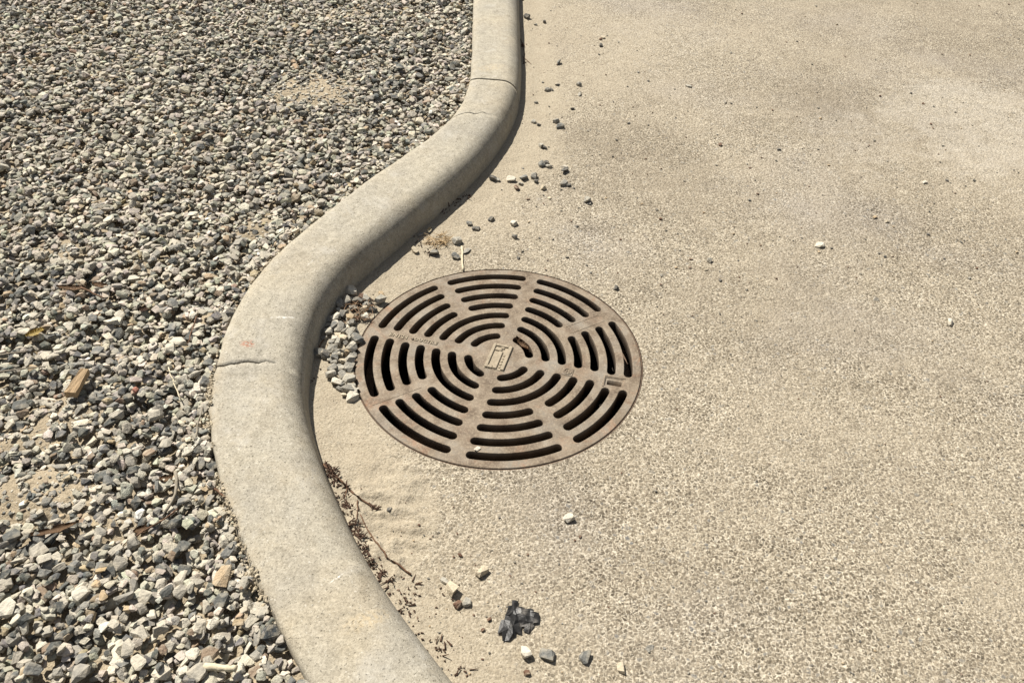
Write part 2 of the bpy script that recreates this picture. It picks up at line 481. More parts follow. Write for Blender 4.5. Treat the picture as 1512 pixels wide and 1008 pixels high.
tag(slab, 'sandy tan exposed aggregate concrete pavement around the drain', 'pavement', kind='structure')
def slab_z(x, y):
    i = min(max(np.searchsorted(XS, x)-1, 0), nx-2); j = min(max(np.searchsorted(YS, y)-1, 0), ny-2)
    q = sz.reshape(ny, nx)[j:j+2, i:i+2]
    return float(q.mean())

# ------------------------------------------------------------------ gravel bed soil
SOIL_Z = .040
def patches(x, y):
    s = np.zeros_like(x)
    for u, v, ru, rv, k in ((475, 140, 75, 30, 1.0), (470, 115, 60, 14, .7), (560, 100, 45, 14, .5), (100, 610, 60, 28, .7), (40, 650, 60, 30, .6), (60, 730, 110, 45, .85), (150, 770, 60, 25, .6),
                            (380, 345, 45, 22, .75), (90, 365, 60, 20, .5), (510, 20, 50, 12, .6), (230, 520, 35, 14, .4), (655, 75, 30, 12, .4), (235, 440, 40, 14, .35)):
        p = ground(u, v, .05); q = ground(u+ru, v, .05); r = ground(u, v-rv, .05)
        d = np.hypot((x-p[0])/np.linalg.norm(q-p), (y-p[1])/np.linalg.norm(r-p))+.9*(fbm(x*9, y*9, 3, 31)-.5)
        s = np.maximum(s, k*(1-smooth(.45, 1.15, d)))
    return s
XG = axis([(-30, -8, 3), (-8, -2.6, .3), (-2.6, .3, .02), (.3, 1.5, .05)])
YG = axis([(-6, -1, .5), (-1, .2, .05), (.2, 4.2, .02), (4.2, 9, .2), (9, 40, 2)])
hx, hy = np.meshgrid(XG, YG); hx = hx.ravel(); hy = hy.ravel()
s_, o_, w_ = kerb_so(hx, hy)
def soil_height(x, y, off, wid):
    z = SOIL_Z+.012*(fbm(x*7, y*7, 4, 41)-.5)+.022*patches(x, y)
    return z+.014*(1-smooth(.0, .07, off-wid))
zg = soil_height(hx, hy, o_, w_)
zg = np.where(o_ < w_-.03, -.05, zg)
idx = np.arange(len(XG)*len(YG)).reshape(len(YG), len(XG))
F = np.stack([idx[:-1, :-1], idx[:-1, 1:], idx[1:, 1:], idx[1:, :-1]], -1).reshape(-1, 4)
F = F[(zg[F] > -.04).any(1)]
us = np.zeros(len(hx), bool); us[F.ravel()] = True; rm = np.cumsum(us)-1
bed = link('gravel_bed', mesh_np('bed', np.stack([hx, hy, zg], 1)[us], rm[F], True), M_SOIL)
tag(bed, 'bed of loose grey and cream gravel behind the kerb', 'gravel bed', kind='structure')

# ------------------------------------------------------------------ kerb
def profile(n=40):
    """(fraction mode, offset, z): front offsets are absolute, back offsets counted from the back"""
    pts = [(0, .000, -.03), (0, .000, -.005), (0, .002, .012), (0, .006, .026)]
    for k in range(11):                      # wide rounded shoulder
        a = math.radians(8+82*k/10)
        pts.append((0, .006+.052*(1-math.cos(a))/1.0, .026+.0575*math.sin(a)))
    pts += [(0, .070, .0848)]
    pts += [(1, .034, .0852), (1, .026, .0848), (1, .020, .0842), (1, .011, .0825), (1, .005, .079), (1, .002, .074), (1, .0, .064), (1, .0, .045), (1, .0, .01), (1, .0, -.03)]
    return pts
PROF = profile()
TOPN = 30
def prof_at(w):
    p = [(o if md == 0 else w-o, z) for md, o, z in PROF]
    i = next(k for k, q in enumerate(PROF) if q[0] == 1)
    a, b = p[i-1], p[i]
    ins = [(a[0]+(b[0]-a[0])*t, a[1]+(b[1]-a[1])*t) for t in np.linspace(0, 1, TOPN+2)[1:-1]]
    return np.array(p[:i]+ins+p[i:])
def s_at(u, v, z=KH):
    g = ground(u, v, z); s, o, w = kerb_so(g[0], g[1]); return float(s[0]), float(o[0])
crack1 = sorted([s_at(*p)[::-1] for p in ((321,539),(332,537),(343.5,534.6),(352,533),(362.6,531.4),(370,532),(378,530),(390,532),(400.6,534.6),(412,537),(423,538.7))])
crack2 = sorted([s_at(*p)[::-1] for p in ((662,174),(678,170.5),(692,169),(700,170),(712,166.8),(727,167.7),(733,171),(740,174),(750,182))])
j_s = s_at(716, 117.5)[0]
def cut_joint(o): return np.full_like(o, j_s)+.0006*np.sin(o*90)
def mk(cr, jag):
    oo = np.array([c[0] for c in cr]); ss = np.array([c[1] for c in cr])
    return lambda o: np.interp(o, oo, ss)+jag*2.2*(vnoise(o*75, o*0, 5)-.5)+jag*.9*(vnoise(o*300, o*0, 8)-.5)
cut1, cut2 = mk(crack1, .003), mk(crack2, .003)
gap_joint = lambda o, z: .0085+.002*(vnoise(o*60, o*0, 6)-.5)
gap1 = lambda o, z: .0030*smooth(.055, .10, o)*(.7+.6*vnoise(o*150, o*0, 2))
gap2 = lambda o, z: .0034*smooth(.045, .085, o)*(.6+.8*vnoise(o*150, o*0, 4))
# from far to near along s: start | joint | crack2 | crack1 | end
CUTS = [None, (cut_joint, gap_joint), (cut2, gap2), (cut1, gap1), None]
kerb = link('kerb', None)
tag(kerb, 'curved pale grey concrete kerb with rounded shoulder beside the drain', 'kerb', kind='structure')
npf = len(PROF)+TOPN
CH = [(s_at(316, 580)[0], .055, 1.0), (s_at(342, 745)[0], .050, 1.0), (s_at(372, 838)[0], .035, .6), (s_at(395, 385)[0], .05, .5), (s_at(690, 128)[0], .03, .25)]
def kerb_rows(c0, c1, thin):
    s0 = KS[0] if c0 is None else float(np.mean(c0[0](np.linspace(.0, .17, 20))))
    s1 = KS[-1] if c1 is None else float(np.mean(c1[0](np.linspace(.0, .17, 20))))
    rows = [s for s in KS if s0 < s < s1]
    if thin: rows = [s for i, s in enumerate(rows) if s > j_s-1.6 or i % 12 == 0]
    rows = np.array([s0]+rows[1:-1]+[s1])
    wrow = np.interp(rows, KS, KW)
    P = np.array([prof_at(w) for w in wrow])           # rows, npf, 2
    off = P[:, :, 0]; zz = P[:, :, 1]
    S = np.repeat(rows[:, None], npf, 1)
    if c0 is not None:
        f = 1-smooth(0, .06, S-s0); S = S+f*(c0[0](off)+c0[1](off, zz)/2-s0)
    if c1 is not None:
        f = 1-smooth(0, .06, s1-S); S = S+f*(c1[0](off)-c1[1](off, zz)/2-s1)
    bx_ = np.interp(S, KS, KB[:, 0]); by_ = np.interp(S, KS, KB[:, 1])
    nx_ = np.interp(S, KS, knor[:, 0]); ny_ = np.interp(S, KS, knor[:, 1])
    W2 = wrow[:, None]
    rag = fbm(S*22, S*0+3.3, 4, 51)-.5
    backw = smooth(.030, .0, W2-off)
    chunk = .18*smooth(.50, .66, fbm(S*9, S*0+1.7, 3, 61))
    for cs, sg, k in CH: chunk = np.maximum(chunk, k*np.exp(-((S-cs)/sg)**2))
    grain = fbm(S*85, off*85+zz*110, 4, 52)-.5
    off2 = off+backw*(.007*rag+chunk*(.004+.026*grain))
    off2 = off2+.0022*(fbm(S*6, zz*20+off*9, 3, 53)-.5)*(off < .06)
    z2 = zz+(.0022*(fbm(S*7, off*14, 4, 54)-.5)+.0009*(fbm(S*60, off*60, 3, 55)-.5))*(zz > 0)-backw*chunk*(.006+.020*np.clip(grain, -.2, .4))
    V3 = np.stack([bx_+nx_*off2, by_+ny_*off2, z2], -1)
    e = backw*np.clip(.25+1.2*chunk, 0, 1)
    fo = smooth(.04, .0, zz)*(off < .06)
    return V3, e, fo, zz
for group_ in ([(None, (cut_joint, gap_joint))], [((cut_joint, gap_joint), (cut2, gap2)), ((cut2, gap2), (cut1, gap1)), ((cut1, gap1), None)]):
    bm = bmesh.new()
    le = bm.verts.layers.float.new('edge'); lf = bm.verts.layers.float.new('foot')
    for gi, (c0, c1) in enumerate(group_):
        V3, e, fo, zz = kerb_rows(c0, c1, c0 is None)
        R = len(V3)
        vs = [[None]*npf for _ in range(R)]
        for i in range(R):
            for j in range(npf):
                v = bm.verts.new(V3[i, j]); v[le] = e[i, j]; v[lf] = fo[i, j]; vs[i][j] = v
        for i in range(R-1):
            for j in range(npf-1):
                bm.faces.new((vs[i][j], vs[i][j+1], vs[i+1][j+1], vs[i+1][j])).smooth = True
        for ri in (0, R-1):
            real_end = (c0 in (None,) and ri == 0) or (c1 is None and ri == R-1) or (ri == 0 and c0 is not None and c0[0] is cut_joint) or (ri == R-1 and c1 is not None and c1[0] is cut_joint)
            if real_end:
                bm.faces.new(vs[ri]).smooth = False
            else:                                        # crack wall hanging below the surface
                low = [bm.verts.new((vs[ri][j].co.x, vs[ri][j].co.y, vs[ri][j].co.z-.035)) for j in range(npf)]
                for j in range(npf-1):
                    if zz[ri, j] > .055 and zz[ri, j+1] > .055:
                        bm.faces.new((vs[ri][j], vs[ri][j+1], low[j+1], low[j])).smooth = False
    bmesh.ops.remove_doubles(bm, verts=bm.verts[:], dist=2e-5)
    bmesh.ops.delete(bm, geom=[v for v in bm.verts if not v.link_faces], context='VERTS')
    bmesh.ops.recalc_face_normals(bm, faces=bm.faces[:])
    me = bpy.data.meshes.new('kerb_segment'); bm.to_mesh(me); bm.free()
    link('kerb_segment', me, M_KERB, kerb)

# ------------------------------------------------------------------ drain: pit, frame, grate
def ring_mesh(name, prof, n=128, closed=False):
    ang = np.linspace(0, 2*math.pi, n, endpoint=False)
    Vr = []
    for r, z in prof: Vr.append(np.stack([np.cos(ang)*r, np.sin(ang)*r, np.full(n, z)], 1))
    Vr = np.concatenate(Vr); k = len(prof); Fr = []
    for j in range(k-1 if not closed else k):
        j2 = (j+1) % k
        for i in range(n):
            i2 = (i+1) % n
            Fr.append((j*n+i, j*n+i2, j2*n+i2, j2*n+i))
    return Vr, Fr
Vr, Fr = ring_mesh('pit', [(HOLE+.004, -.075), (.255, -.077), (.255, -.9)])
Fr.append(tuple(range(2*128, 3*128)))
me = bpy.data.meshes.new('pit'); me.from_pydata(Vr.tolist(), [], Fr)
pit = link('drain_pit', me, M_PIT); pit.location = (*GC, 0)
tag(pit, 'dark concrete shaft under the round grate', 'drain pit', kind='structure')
Vr, Fr = ring_mesh('frame', [(.3010, -.0010), (.3024, -.0008), (.3044, -.006), (.3044, -.074), (.268, -.074), (.268, -.056), (.3008, -.055), (.3008, -.003)], closed=True)
me = bpy.data.meshes.new('frame'); me.from_pydata(Vr.tolist(), [], Fr)
fr = link('grate_frame', me, M_RUST); fr.location = (*GC, -.0005)
tag(fr, 'thin rusty iron ring frame set in the concrete around the grate', 'frame')

RINGS = [.273, .238, .2025, .168, .1335, .099, .0645]
TH0 = math.radians(75.5)
MAIN = [TH0+k*math.pi/2 for k in range(4)]
GTH = .050
def slot_outline(r, a0, a1, hw, grow):
    """stadium along an arc, a1 > a0; constant number of points"""
    h = hw+grow
    n = max(6, int((a1-a0)*r/.012))
    pts = []
    for k in range(n+1):
        a = a0+(a1-a0)*k/n; pts.append(((r+h)*math.cos(a), (r+h)*math.sin(a)))
    c = (r*math.cos(a1), r*math.sin(a1))
    for k in range(1, 7):
        b = a1+math.pi*k/7; pts.append((c[0]+h*math.cos(b), c[1]+h*math.sin(b)))
    for k in range(n+1):
        a = a1-(a1-a0)*k/n; pts.append(((r-h)*math.cos(a), (r-h)*math.sin(a)))
    c = (r*math.cos(a0), r*math.sin(a0))
    for k in range(1, 7):
        b = a0+math.pi+math.pi*k/7; pts.append((c[0]+h*math.cos(b), c[1]+h*math.sin(b)))
    return pts
SW = .0090
slots = []
for ri, r in enumerate(RINGS):
    half = .0138 if ri < 4 else .0138
    pad = half+SW
    if ri < 4:
        for k in range(8):
            a0 = TH0+k*math.pi/4+math.asin(min(.9, pad/r)); a1 = TH0+(k+1)*math.pi/4-math.asin(min(.9, pad/r))
            d = (a0 % (2*math.pi))
            if k == 5 and ri == 0: a1 -= .035
            if k == 5 and ri == 1: a1 -= .055
            if k == 6 and ri == 0: a0 += .01
            if k == 6: a1 -= .02
            if k == 7: a0 += .025
            slots.append((r, a0+random.uniform(-.006, .006), a1+random.uniform(-.006, .006)))
    else:
        for k in range(4):
            e = math.asin(min(.9, pad/r))
            slots.append((r, MAIN[k]+e, MAIN[k]+math.pi/2-e))
# key hole (rectangular, rounded)
KEYC = (.2485*math.cos(math.radians(-16)), .2485*math.sin(math.radians(-16))); KEYA = math.radians(-11.5)
def rrect(cx, cy, ang, hx_, hy_, r, n=3):
    pts = []
    for qx, qy, a in ((1, 1, 0), (-1, 1, 90), (-1, -1, 180), (1, -1, 270)):
        for k in range(n+1):
            b = math.radians(a+90*k/n); x = qx*(hx_-r)+r*math.cos(b); y = qy*(hy_-r)+r*math.sin(b)
            pts.append((cx+x*math.cos(ang)-y*math.sin(ang), cy+x*math.sin(ang)+y*math.cos(ang)))
    return pts
LEV = [(.0010, 0.0), (.0003, -.0004), (0.0, -.0012), (.0004, -.012), (.0022, -GTH)]   # slot outline growth, z
NC = 160
circ = lambda R_: [(R_*math.cos(2*math.pi*k/NC), R_*math.sin(2*math.pi*k/NC)) for k in range(NC)]
OUTL = [(GR-.002, 0.0), (GR-.0006, -.0006), (GR, -.002), (GR, -.03), (GR-.004, -GTH)]
outl = []                                  # [levels][points] for each loop; loop 0 is the outer edge
outl.append([circ(R_) for R_, z in OUTL])
for r, a0, a1 in slots: outl.append([slot_outline(r, a0, a1, SW, g) for g, z in LEV])
outl.append([rrect(*KEYC, KEYA, .0195, .0130, .002)]+[None]*4)       # recess opening
verts, faces = [], []
def inside(x, y, L):
    c = False; j = len(L)-1
    for i in range(len(L)):
        xi, yi = L[i]; xj, yj = L[j]
        if (yi > y) != (yj > y) and x < (xj-xi)*(y-yi)/(yj-yi)+xi: c = not c
        j = i
    return c
def cap(level, z, flip):
    pts, edges, loops = [], [], []
    for lp in outl:
        L = lp[level]
        if L is None: loops.append(None); continue
        b = len(pts); pts += [Vector(p) for p in L]; n = len(L)
        edges += [(b+i, b+(i+1) % n) for i in range(n)]
        loops.append(list(range(b, b+n)))
    res = delaunay_2d_cdt(pts, edges, [], 1, 1e-7)
    ov, of, orig = res[0], res[2], res[3]
    base_ = len(verts)
    verts.extend([(p.x, p.y, z) for p in ov])
    # delaunay output type 4 keeps faces inside with holes
    for f in of:
        cx_ = sum(ov[i].x for i in f)/len(f); cy_ = sum(ov[i].y for i in f)/len(f)
        if any(inside(cx_, cy_, lp[level]) for lp in outl[1:] if lp[level] is not None): continue
        f = [base_+i for i in f]
        faces.append(tuple(f[::-1] if flip else f))
    inv = {}
    for ni, lst in enumerate(orig):
        for oi in lst: inv[oi] = base_+ni
    return [None if l is None else [inv[i] for i in l] for l in loops]
top_loops = cap(0, 0.0, False)
# the recess exists only at the top; below it the key slot continues
key_low = rrect(*KEYC, KEYA, .0150, .0068, .0015)
outl[-1][4] = key_low
bot_loops = cap(4, -GTH, True)
for li, lp in enumerate(outl[:-1]):
    prev = top_loops[li]
    for lv in range(1, 5):
        z = OUTL[lv][1] if li == 0 else LEV[lv][1]
        if lv == 4: cur = bot_loops[li]
        else:
            b = len(verts); verts.extend([(p[0], p[1], z) for p in lp[lv]]); cur = list(range(b, b+len(lp[lv])))
        n = len(cur)
        for i in range(n):
            i2 = (i+1) % n
            faces.append((prev[i], prev[i2], cur[i2], cur[i]))
        prev = cur
tl, bl = top_loops[-1], bot_loops[-1]
b = len(verts); rr = rrect(*KEYC, KEYA, .0188, .0123, .002); verts.extend([(p[0], p[1], -.0026) for p in rr]); l1 = list(range(b, b+len(rr)))
b = len(verts); verts.extend([(p[0], p[1], -.0026) for p in key_low]); l2 = list(range(b, b+len(key_low)))
for A, B in ((tl, l1), (l1, l2), (l2, bl)):
    n = len(A)
    for i in range(n): faces.append((A[i], A[(i+1) % n], B[(i+1) % n], B[i]))
me = bpy.data.meshes.new('casting'); me.from_pydata(verts, [], faces)
bm = bmesh.new(); bm.from_mesh(me)
bmesh.ops.recalc_face_normals(bm, faces=bm.faces)
for f in bm.faces:
    f.smooth = abs(f.normal.z) < .97
bm.to_mesh(me); bm.free()
vv = np.array([v.co for v in me.vertices]); rrr = np.hypot(vv[:, 0], vv[:, 1])
def iron_attr(me, top, rim):
    me.attributes.new('top', 'FLOAT', 'POINT').data.foreach_set('value', np.asarray(top, np.float32))
    me.attributes.new('rim', 'FLOAT', 'POINT').data.foreach_set('value', np.asarray(rim, np.float32))
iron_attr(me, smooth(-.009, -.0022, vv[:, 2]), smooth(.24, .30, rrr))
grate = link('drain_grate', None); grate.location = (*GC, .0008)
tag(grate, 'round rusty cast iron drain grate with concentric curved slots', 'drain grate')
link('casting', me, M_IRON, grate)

def iron_part(name, bm, parent, loc=(0, 0, 0), rot=0, bev=0.0):
    if bev: bmesh.ops.bevel(bm, geom=bm.edges[:], offset=bev, segments=2, affect='EDGES', clamp_overlap=True)
    me = from_bm(name, bm)
    iron_attr(me, np.ones(len(me.vertices)), np.zeros(len(me.vertices)))
    o = link(name, me, M_IRON, parent); o.location = loc; o.rotation_euler = (0, 0, rot)
    return o
def bm_boxes(bs):
    bm = bmesh.new()
    for (x0, x1, y0, y1, z0, z1) in bs:
        r = bmesh.ops.create_cube(bm, size=1)
        for v in r['verts']: v.co = Vector(((x0+x1)/2+v.co.x*(x1-x0), (y0+y1)/2+v.co.y*(y1-y0), (z0+z1)/2+v.co.z*(z1-z0)))
    return bm
# badge: raised plate with emblem, along the main spoke
brot = TH0-math.pi/2
badge = iron_part('badge', bm_boxes([(-.0225, .0225, -.0395, .0395, -.004, .0012)]), grate, (0, -.003, 0), brot, .0008)
iron_part('badge_border', bm_boxes([(-.0210, -.0150, -.0375, .0375, .0005, .0042), (.0130, .0205, -.0375, .0375, .0005, .0042), (-.0149, -.0045, -.0375, -.0300, .0005, .0042), (-.0149, .0129, .0310, .0375, .0005, .0042)]), badge, bev=.0007)
iron_part('emblem_bar', bm_boxes([(-.0040, .0048, -.0372, .0160, .0005, .0042)]), badge, bev=.0008)
iron_part('emblem_serif', bm_boxes([(-.0135, .0010, .0170, .0235, .0005, .0042), (-.0030, .0050, .0240, .0305, .0005, .0036)]), badge, bev=.0008)
for k, yy in enumerate((-.030, -.021, -.012, -.003, .006)):   # small raised letters, illegible
    iron_part('badge_letter', bm_boxes([(.0074, .0118, yy-.0028, yy+.0026, .0005, .0028)]), badge, bev=.0006)
for o in [badge]+[c for c in bpy.data.objects if c.parent == badge]:
    o.data.materials.clear(); o.data.materials.append(M_DUSTY)
# small round mark in a square on the right-hand spoke
sq = iron_part('casting_mark', bm_boxes([(-.0115, .0115, -.0110, .0110, -.003, .0013)]), grate, (.150*math.cos(math.radians(-16)), .150*math.sin(math.radians(-16)), 0), TH0-math.pi/2, .0006)
Vr, Fr = ring_mesh('mark', [(.0088, .0008), (.0085, .0026), (.0068, .0026), (.0065, .0008)], 28)
bm = bmesh.new(); bvs = [bm.verts.new(v) for v in Vr.tolist()]
for f in Fr: bm.faces.new([bvs[i] for i in f])
iron_part('mark_ring', bm, sq)
iron_part('mark_bar', bm_boxes([(-.0042, -.0012, -.0040, .0042, .0008, .0024), (.0016, .0044, -.0046, .0030, .0008, .0024), (-.001, .0014, -.001, .001, .0008, .0022)]), sq, bev=.0005)
# seat lip of the key recess
iron_part('key_recess_rim', bm_boxes([(-.0235, -.0200, -.0170, .0170, -.002, .0012), (-.0199, .0215, .0136, .0170, -.002, .0012)]), grate, (*KEYC, 0), KEYA, .0006)
# raised join line on the lower-left rib and nameplate outline on the upper-right rib
for ang, r0, r1, dd in ((-150.0, .182, .290, .0075), (30.5, .175, .262, .012), (30.5, .175, .262, -.011)):
    a = math.radians(ang)
    iron_part('raised_line', bm_boxes([(r0, r1, dd-.0007, dd+.0007, -.002, .0006)]), grate, (0, 0, 0), a, .0004)
# raised lettering on the left rib
def text_part(name, body, size, r_mid, ang, parent):
    cu = bpy.data.curves.new(name, 'FONT'); cu.body = body; cu.size = size; cu.align_x = 'CENTER'; cu.align_y = 'CENTER'
    cu.extrude = .0005; cu.bevel_depth = .0003; cu.space_character = 1.02; cu.resolution_u = 2
    t = bpy.data.objects.new(name, cu); COL.objects.link(t)
    dg = bpy.context.evaluated_depsgraph_get(); dg.update()
    me = bpy.data.meshes.new_from_object(t.evaluated_get(dg))
    bpy.data.objects.remove(t)
    iron_attr(me, np.ones(len(me.vertices)), np.zeros(len(me.vertices)))
    me.materials.clear()
    o = link(name, me, M_DUSTY, parent)
    a = math.radians(ang)
    o.location = (r_mid*math.cos(a), r_mid*math.sin(a), .0008); o.rotation_euler = (0, 0, a-math.pi)
    return o
text_part('raised_lettering', 'EN124', .0150, .2255, 166.0, grate)
text_part('raised_lettering', 'DUCTILE', .0130, .1630, 165.8, grate)
bm = bmesh.new(); bmesh.ops.create_uvsphere(bm, u_segments=12, v_segments=8, radius=.0035)
dot = iron_part('raised_dot', bm, grate, (.193*math.cos(math.radians(166)), .193*math.sin(math.radians(166)), .0))
for f in dot.data.polygons: f.use_smooth = True

# ------------------------------------------------------------------ stones
def hull_stone(seed, ax=(1, .78, .58), npt=13, rough=.18):
    r = random.Random(seed)
    bm = bmesh.new()
    for k in range(npt):
        u = r.uniform(-1, 1); t = r.uniform(0, 2*math.pi); q = math.sqrt(1-u*u)
        p = Vector((q*math.cos(t), q*math.sin(t), u))
        # push towards a rounded box so that faces come out flat and angular
        p = Vector([math.copysign(abs(c)**.70, c) for c in p])*(1-rough*r.random())
        bm.verts.new((p.x*ax[0]*.5, p.y*ax[1]*.5, p.z*ax[2]*.5))
    res = bmesh.ops.convex_hull(bm, input=bm.verts[:])
    bmesh.ops.delete(bm, geom=[e for e in set(res['geom_interior']+res['geom_unused']) if isinstance(e, bmesh.types.BMVert)], context='VERTS')
    bmesh.ops.triangulate(bm, faces=bm.faces[:])
    bmesh.ops.recalc_face_normals(bm, faces=bm.faces[:])
    bm.verts.index_update()
    Vs = np.array([v.co for v in bm.verts]); Fs = np.array([[v.index for v in f.verts] for f in bm.faces])
    bm.free()
    return Vs, Fs
VAR = [hull_stone(100+i, (1, random.uniform(.6, .92), random.uniform(.26, .54)), random.randint(16, 23), .28) for i in range(40)]
PAL = np.array([(.60, .555, .455), (.53, .485, .39), (.45, .41, .335), (.37, .34, .28), (.295, .275, .235), (.20, .198, .182), (.125, .128, .118),
                (.085, .088, .082), (.42, .325, .205), (.27, .20, .14), (.72, .69, .60)])
PALW = np.array([.17, .19, .17, .13, .10, .08, .07, .05, .025, .03, .012]); PALW /= PALW.sum()

def stone_mesh(name, vi, size, colour, jitter=.0):
    Vs, Fs = VAR[vi % len(VAR)]
    me = mesh_np(name, Vs*size, Fs, False)
    a = me.attributes.new('stone_colour', 'FLOAT_COLOR', 'POINT')
    a.data.foreach_set('color', np.tile(np.array([*colour, 1.0], np.float32), len(Vs)))
    me.materials.append(M_STONE)
    return me

# --- gravel rained onto the bed, heights kept on a fine grid
CELL = .004
GX0, GX1, GY0, GY1 = -3.2, .16, .22, 4.25
ncx, ncy = int((GX1-GX0)/CELL), int((GY1-GY0)/CELL)
cxs = GX0+(np.arange(ncx)+.5)*CELL; cys = GY0+(np.arange(ncy)+.5)*CELL
cgx, cgy = np.meshgrid(cxs, cys)
_s, _co, _cw = kerb_so(cgx.ravel()[::1], cgy.ravel()[::1])
HM = soil_height(cgx.ravel(), cgy.ravel(), _co, _cw).reshape(ncy, ncx)
NST = 195000
sx = rng.uniform(GX0+.02, GX1-.02, NST); sy = rng.uniform(GY0+.02, GY1-.02, NST)
pu, pv, pz = project(np.stack([sx, sy, np.full(NST, .06)], 1))
ss_, so_, sw_ = kerb_so(sx, sy)
size = np.clip(rng.lognormal(math.log(.0195), .27, NST), .010, .036)
mask = (pu > -400) & (pu < 900) & (pv > -110) & (pv < 1300) & (so_ > sw_+.16*size)
spat = patches(sx, sy)
dens = (1-.93*spat)**1.5
size = size*(1-.25*spat*rng.random(NST))
dens *= 1-.55*(1-smooth(.0, .06, so_-sw_))*smooth(.55, .75, fbm(sx*4, sy*4, 3, 71))
mask &= rng.random(NST) < dens
far = smooth(2.4, 4.2, sy)
mask &= rng.random(NST) < 1-.25*far
ids = np.nonzero(mask)[0]
# dark and light stones cluster a little
cl = fbm(sx*2.2, sy*2.2, 3, 81)
stones = []
limit = 0
for i in ids:
    d = size[i]; vi = int(rng.integers(len(VAR)))
    ci = int(rng.choice(len(PAL), p=PALW))
    if cl[i] > .58 and ci < 2 and rng.random() < .45: ci = 5+int(rng.integers(3))
    x, y = sx[i], sy[i]
    r = d*.36
    k = max(1, int(r/CELL))
    jx = int((x-GX0)/CELL); jy = int((y-GY0)/CELL)
    if jx-k < 0 or jy-k < 0 or jx+k+1 > ncx or jy+k+1 > ncy: continue
    W = HM[jy-k:jy+k+1, jx-k:jx+k+1]
    fl = np.sort(W.ravel()); base_ = .5*fl[int(len(fl)*.60)]+.5*fl[int(len(fl)*.35)]
    if base_ > SOIL_Z+.026+.008*max(0., 1-(so_[i]-sw_[i])/.06): continue
    ext = VAR[vi][0]; th = (ext[:, 2].max()-ext[:, 2].min())*d
    gyy, gxx = np.mgrid[-k:k+1, -k:k+1]*CELL
    # lean with the surface below
    lean = np.array([(W[:, -1].mean()-W[:, 0].mean()), (W[-1, :].mean()-W[0, :].mean())])/(2*k*CELL+1e-6)
    lean = np.clip(lean, -.8, .8)
    zc = base_+th*(.42-.34*spat[i])
    dome = zc+th*.5*np.sqrt(np.clip(1-(gxx**2+gyy**2)/(r*1.15)**2, 0, 1))
    ins = (gxx**2+gyy**2) < (r*1.15)**2
    W[ins] = np.maximum(W[ins], dome[ins])
    stones.append((x, y, zc, d, vi, ci, lean[0], lean[1], jx, jy, th))
SR = rng.random((len(stones), 6))
def stone_rot(k, lx, ly):
    a = SR[k, 0]*2*math.pi
    tx = (SR[k, 1]-.5)*.6+ly*.5; ty = (SR[k, 2]-.5)*.6-lx*.5
    return (Matrix.Rotation(tx, 3, 'X') @ Matrix.Rotation(ty, 3, 'Y') @ Matrix.Rotation(a, 3, 'Z'))
# the 300 that show largest become pieces of their own
st = np.array([(s[0], s[1], s[2]) for s in stones])
u_, v_, z_ = project(st)
vis = np.array([HM[s[9], s[8]] <= s[2]+s[10]*.55 for s in stones])
score = np.array([s[3] for s in stones])/z_
score[~(vis & (u_ > 6) & (u_ < 1500) & (v_ > 6) & (v_ < 1000))] = 0
own = set(np.argsort(-score)[:300].tolist())
cache = {}
Vall, Fall, Call = [], [], []
nv = 0
for k, s in enumerate(stones):
    Rm = stone_rot(k, s[6], s[7])
    colr = np.clip(PAL[s[5]]*(1+.22*(SR[k, 3:6]-.5)*.5+.30*(SR[k, 3]-.5)), .02, .8)
    if k not in own:
        q = max(1, int(s[3]*.30/CELL)); zt = s[2]+s[10]*.62
        if min(HM[s[9], s[8]], HM[s[9]-q, s[8]], HM[s[9]+q, s[8]], HM[s[9], s[8]-q], HM[s[9], s[8]+q]) > zt: continue      # wholly buried
    if k in own:
        key = (s[4], s[5])
        if key not in cache: cache[key] = stone_mesh('stone', s[4], .022, PAL[s[5]])
        o = link('stone', cache[key], None, bed)
        o.matrix_basis = Matrix.Translation((s[0], s[1], s[2])) @ (Rm.to_4x4()) @ Matrix.Scale(s[3]/.022, 4)
        continue
    Vs, Fs = VAR[s[4]]
    Vw = (Vs*s[3]) @ np.array(Rm).T+np.array(s[:3])
    Vall.append(Vw); Fall.append(Fs+nv); nv += len(Vs)
    Call.append(np.tile(np.array([*colr, 1.0]), (len(Vs), 1)))
fx = rng.uniform(GX0+.05, GX1-.05, 160000); fy = rng.uniform(GY0+.05, GY1-.05, 160000)
fu, fv, fz = project(np.stack([fx, fy, np.full(len(fx), .05)], 1))
_fs, fo_, fw_ = kerb_so(fx[::1], fy[::1])
near_edge = (fo_ > fw_+.004) & (fo_ < fw_+.05)
okf = (fu > -60) & (fu < 800) & (fv > -40) & (fv < 1060) & (fo_ > fw_+.004) & ((rng.random(len(fx)) < .9*patches(fx, fy)) | (near_edge & (rng.random(len(fx)) < .25)))
for q in np.nonzero(okf)[0][:7000]:
    d = rng.choice((.0035, .005, .007, .010, .013)); Vs, Fs = VAR[int(q) % len(VAR)]
    jx = int((fx[q]-GX0)/CELL); jy = int((fy[q]-GY0)/CELL)
    a = rng.random()*6.283; ca, sa = math.cos(a), math.sin(a)
    Vw = (Vs*d)@np.array([[ca, sa, 0], [-sa, ca, 0], [0, 0, 1]])+np.array([fx[q], fy[q], HM[jy, jx]+d*.10])
    Vall.append(Vw); Fall.append(Fs+nv); nv += len(Vs)
    Call.append(np.tile(np.array([*PAL[int(rng.choice(len(PAL), p=PALW))], 1.0]), (len(Vs), 1)))
me = mesh_np('gravel', np.concatenate(Vall), np.concatenate(Fall), False)
me.attributes.new('stone_colour', 'FLOAT_COLOR', 'POINT').data.foreach_set('color', np.concatenate(Call).astype(np.float32).ravel())
gravel = link('gravel', me, M_STONE, bed)
gravel['kind'] = 'stuff'
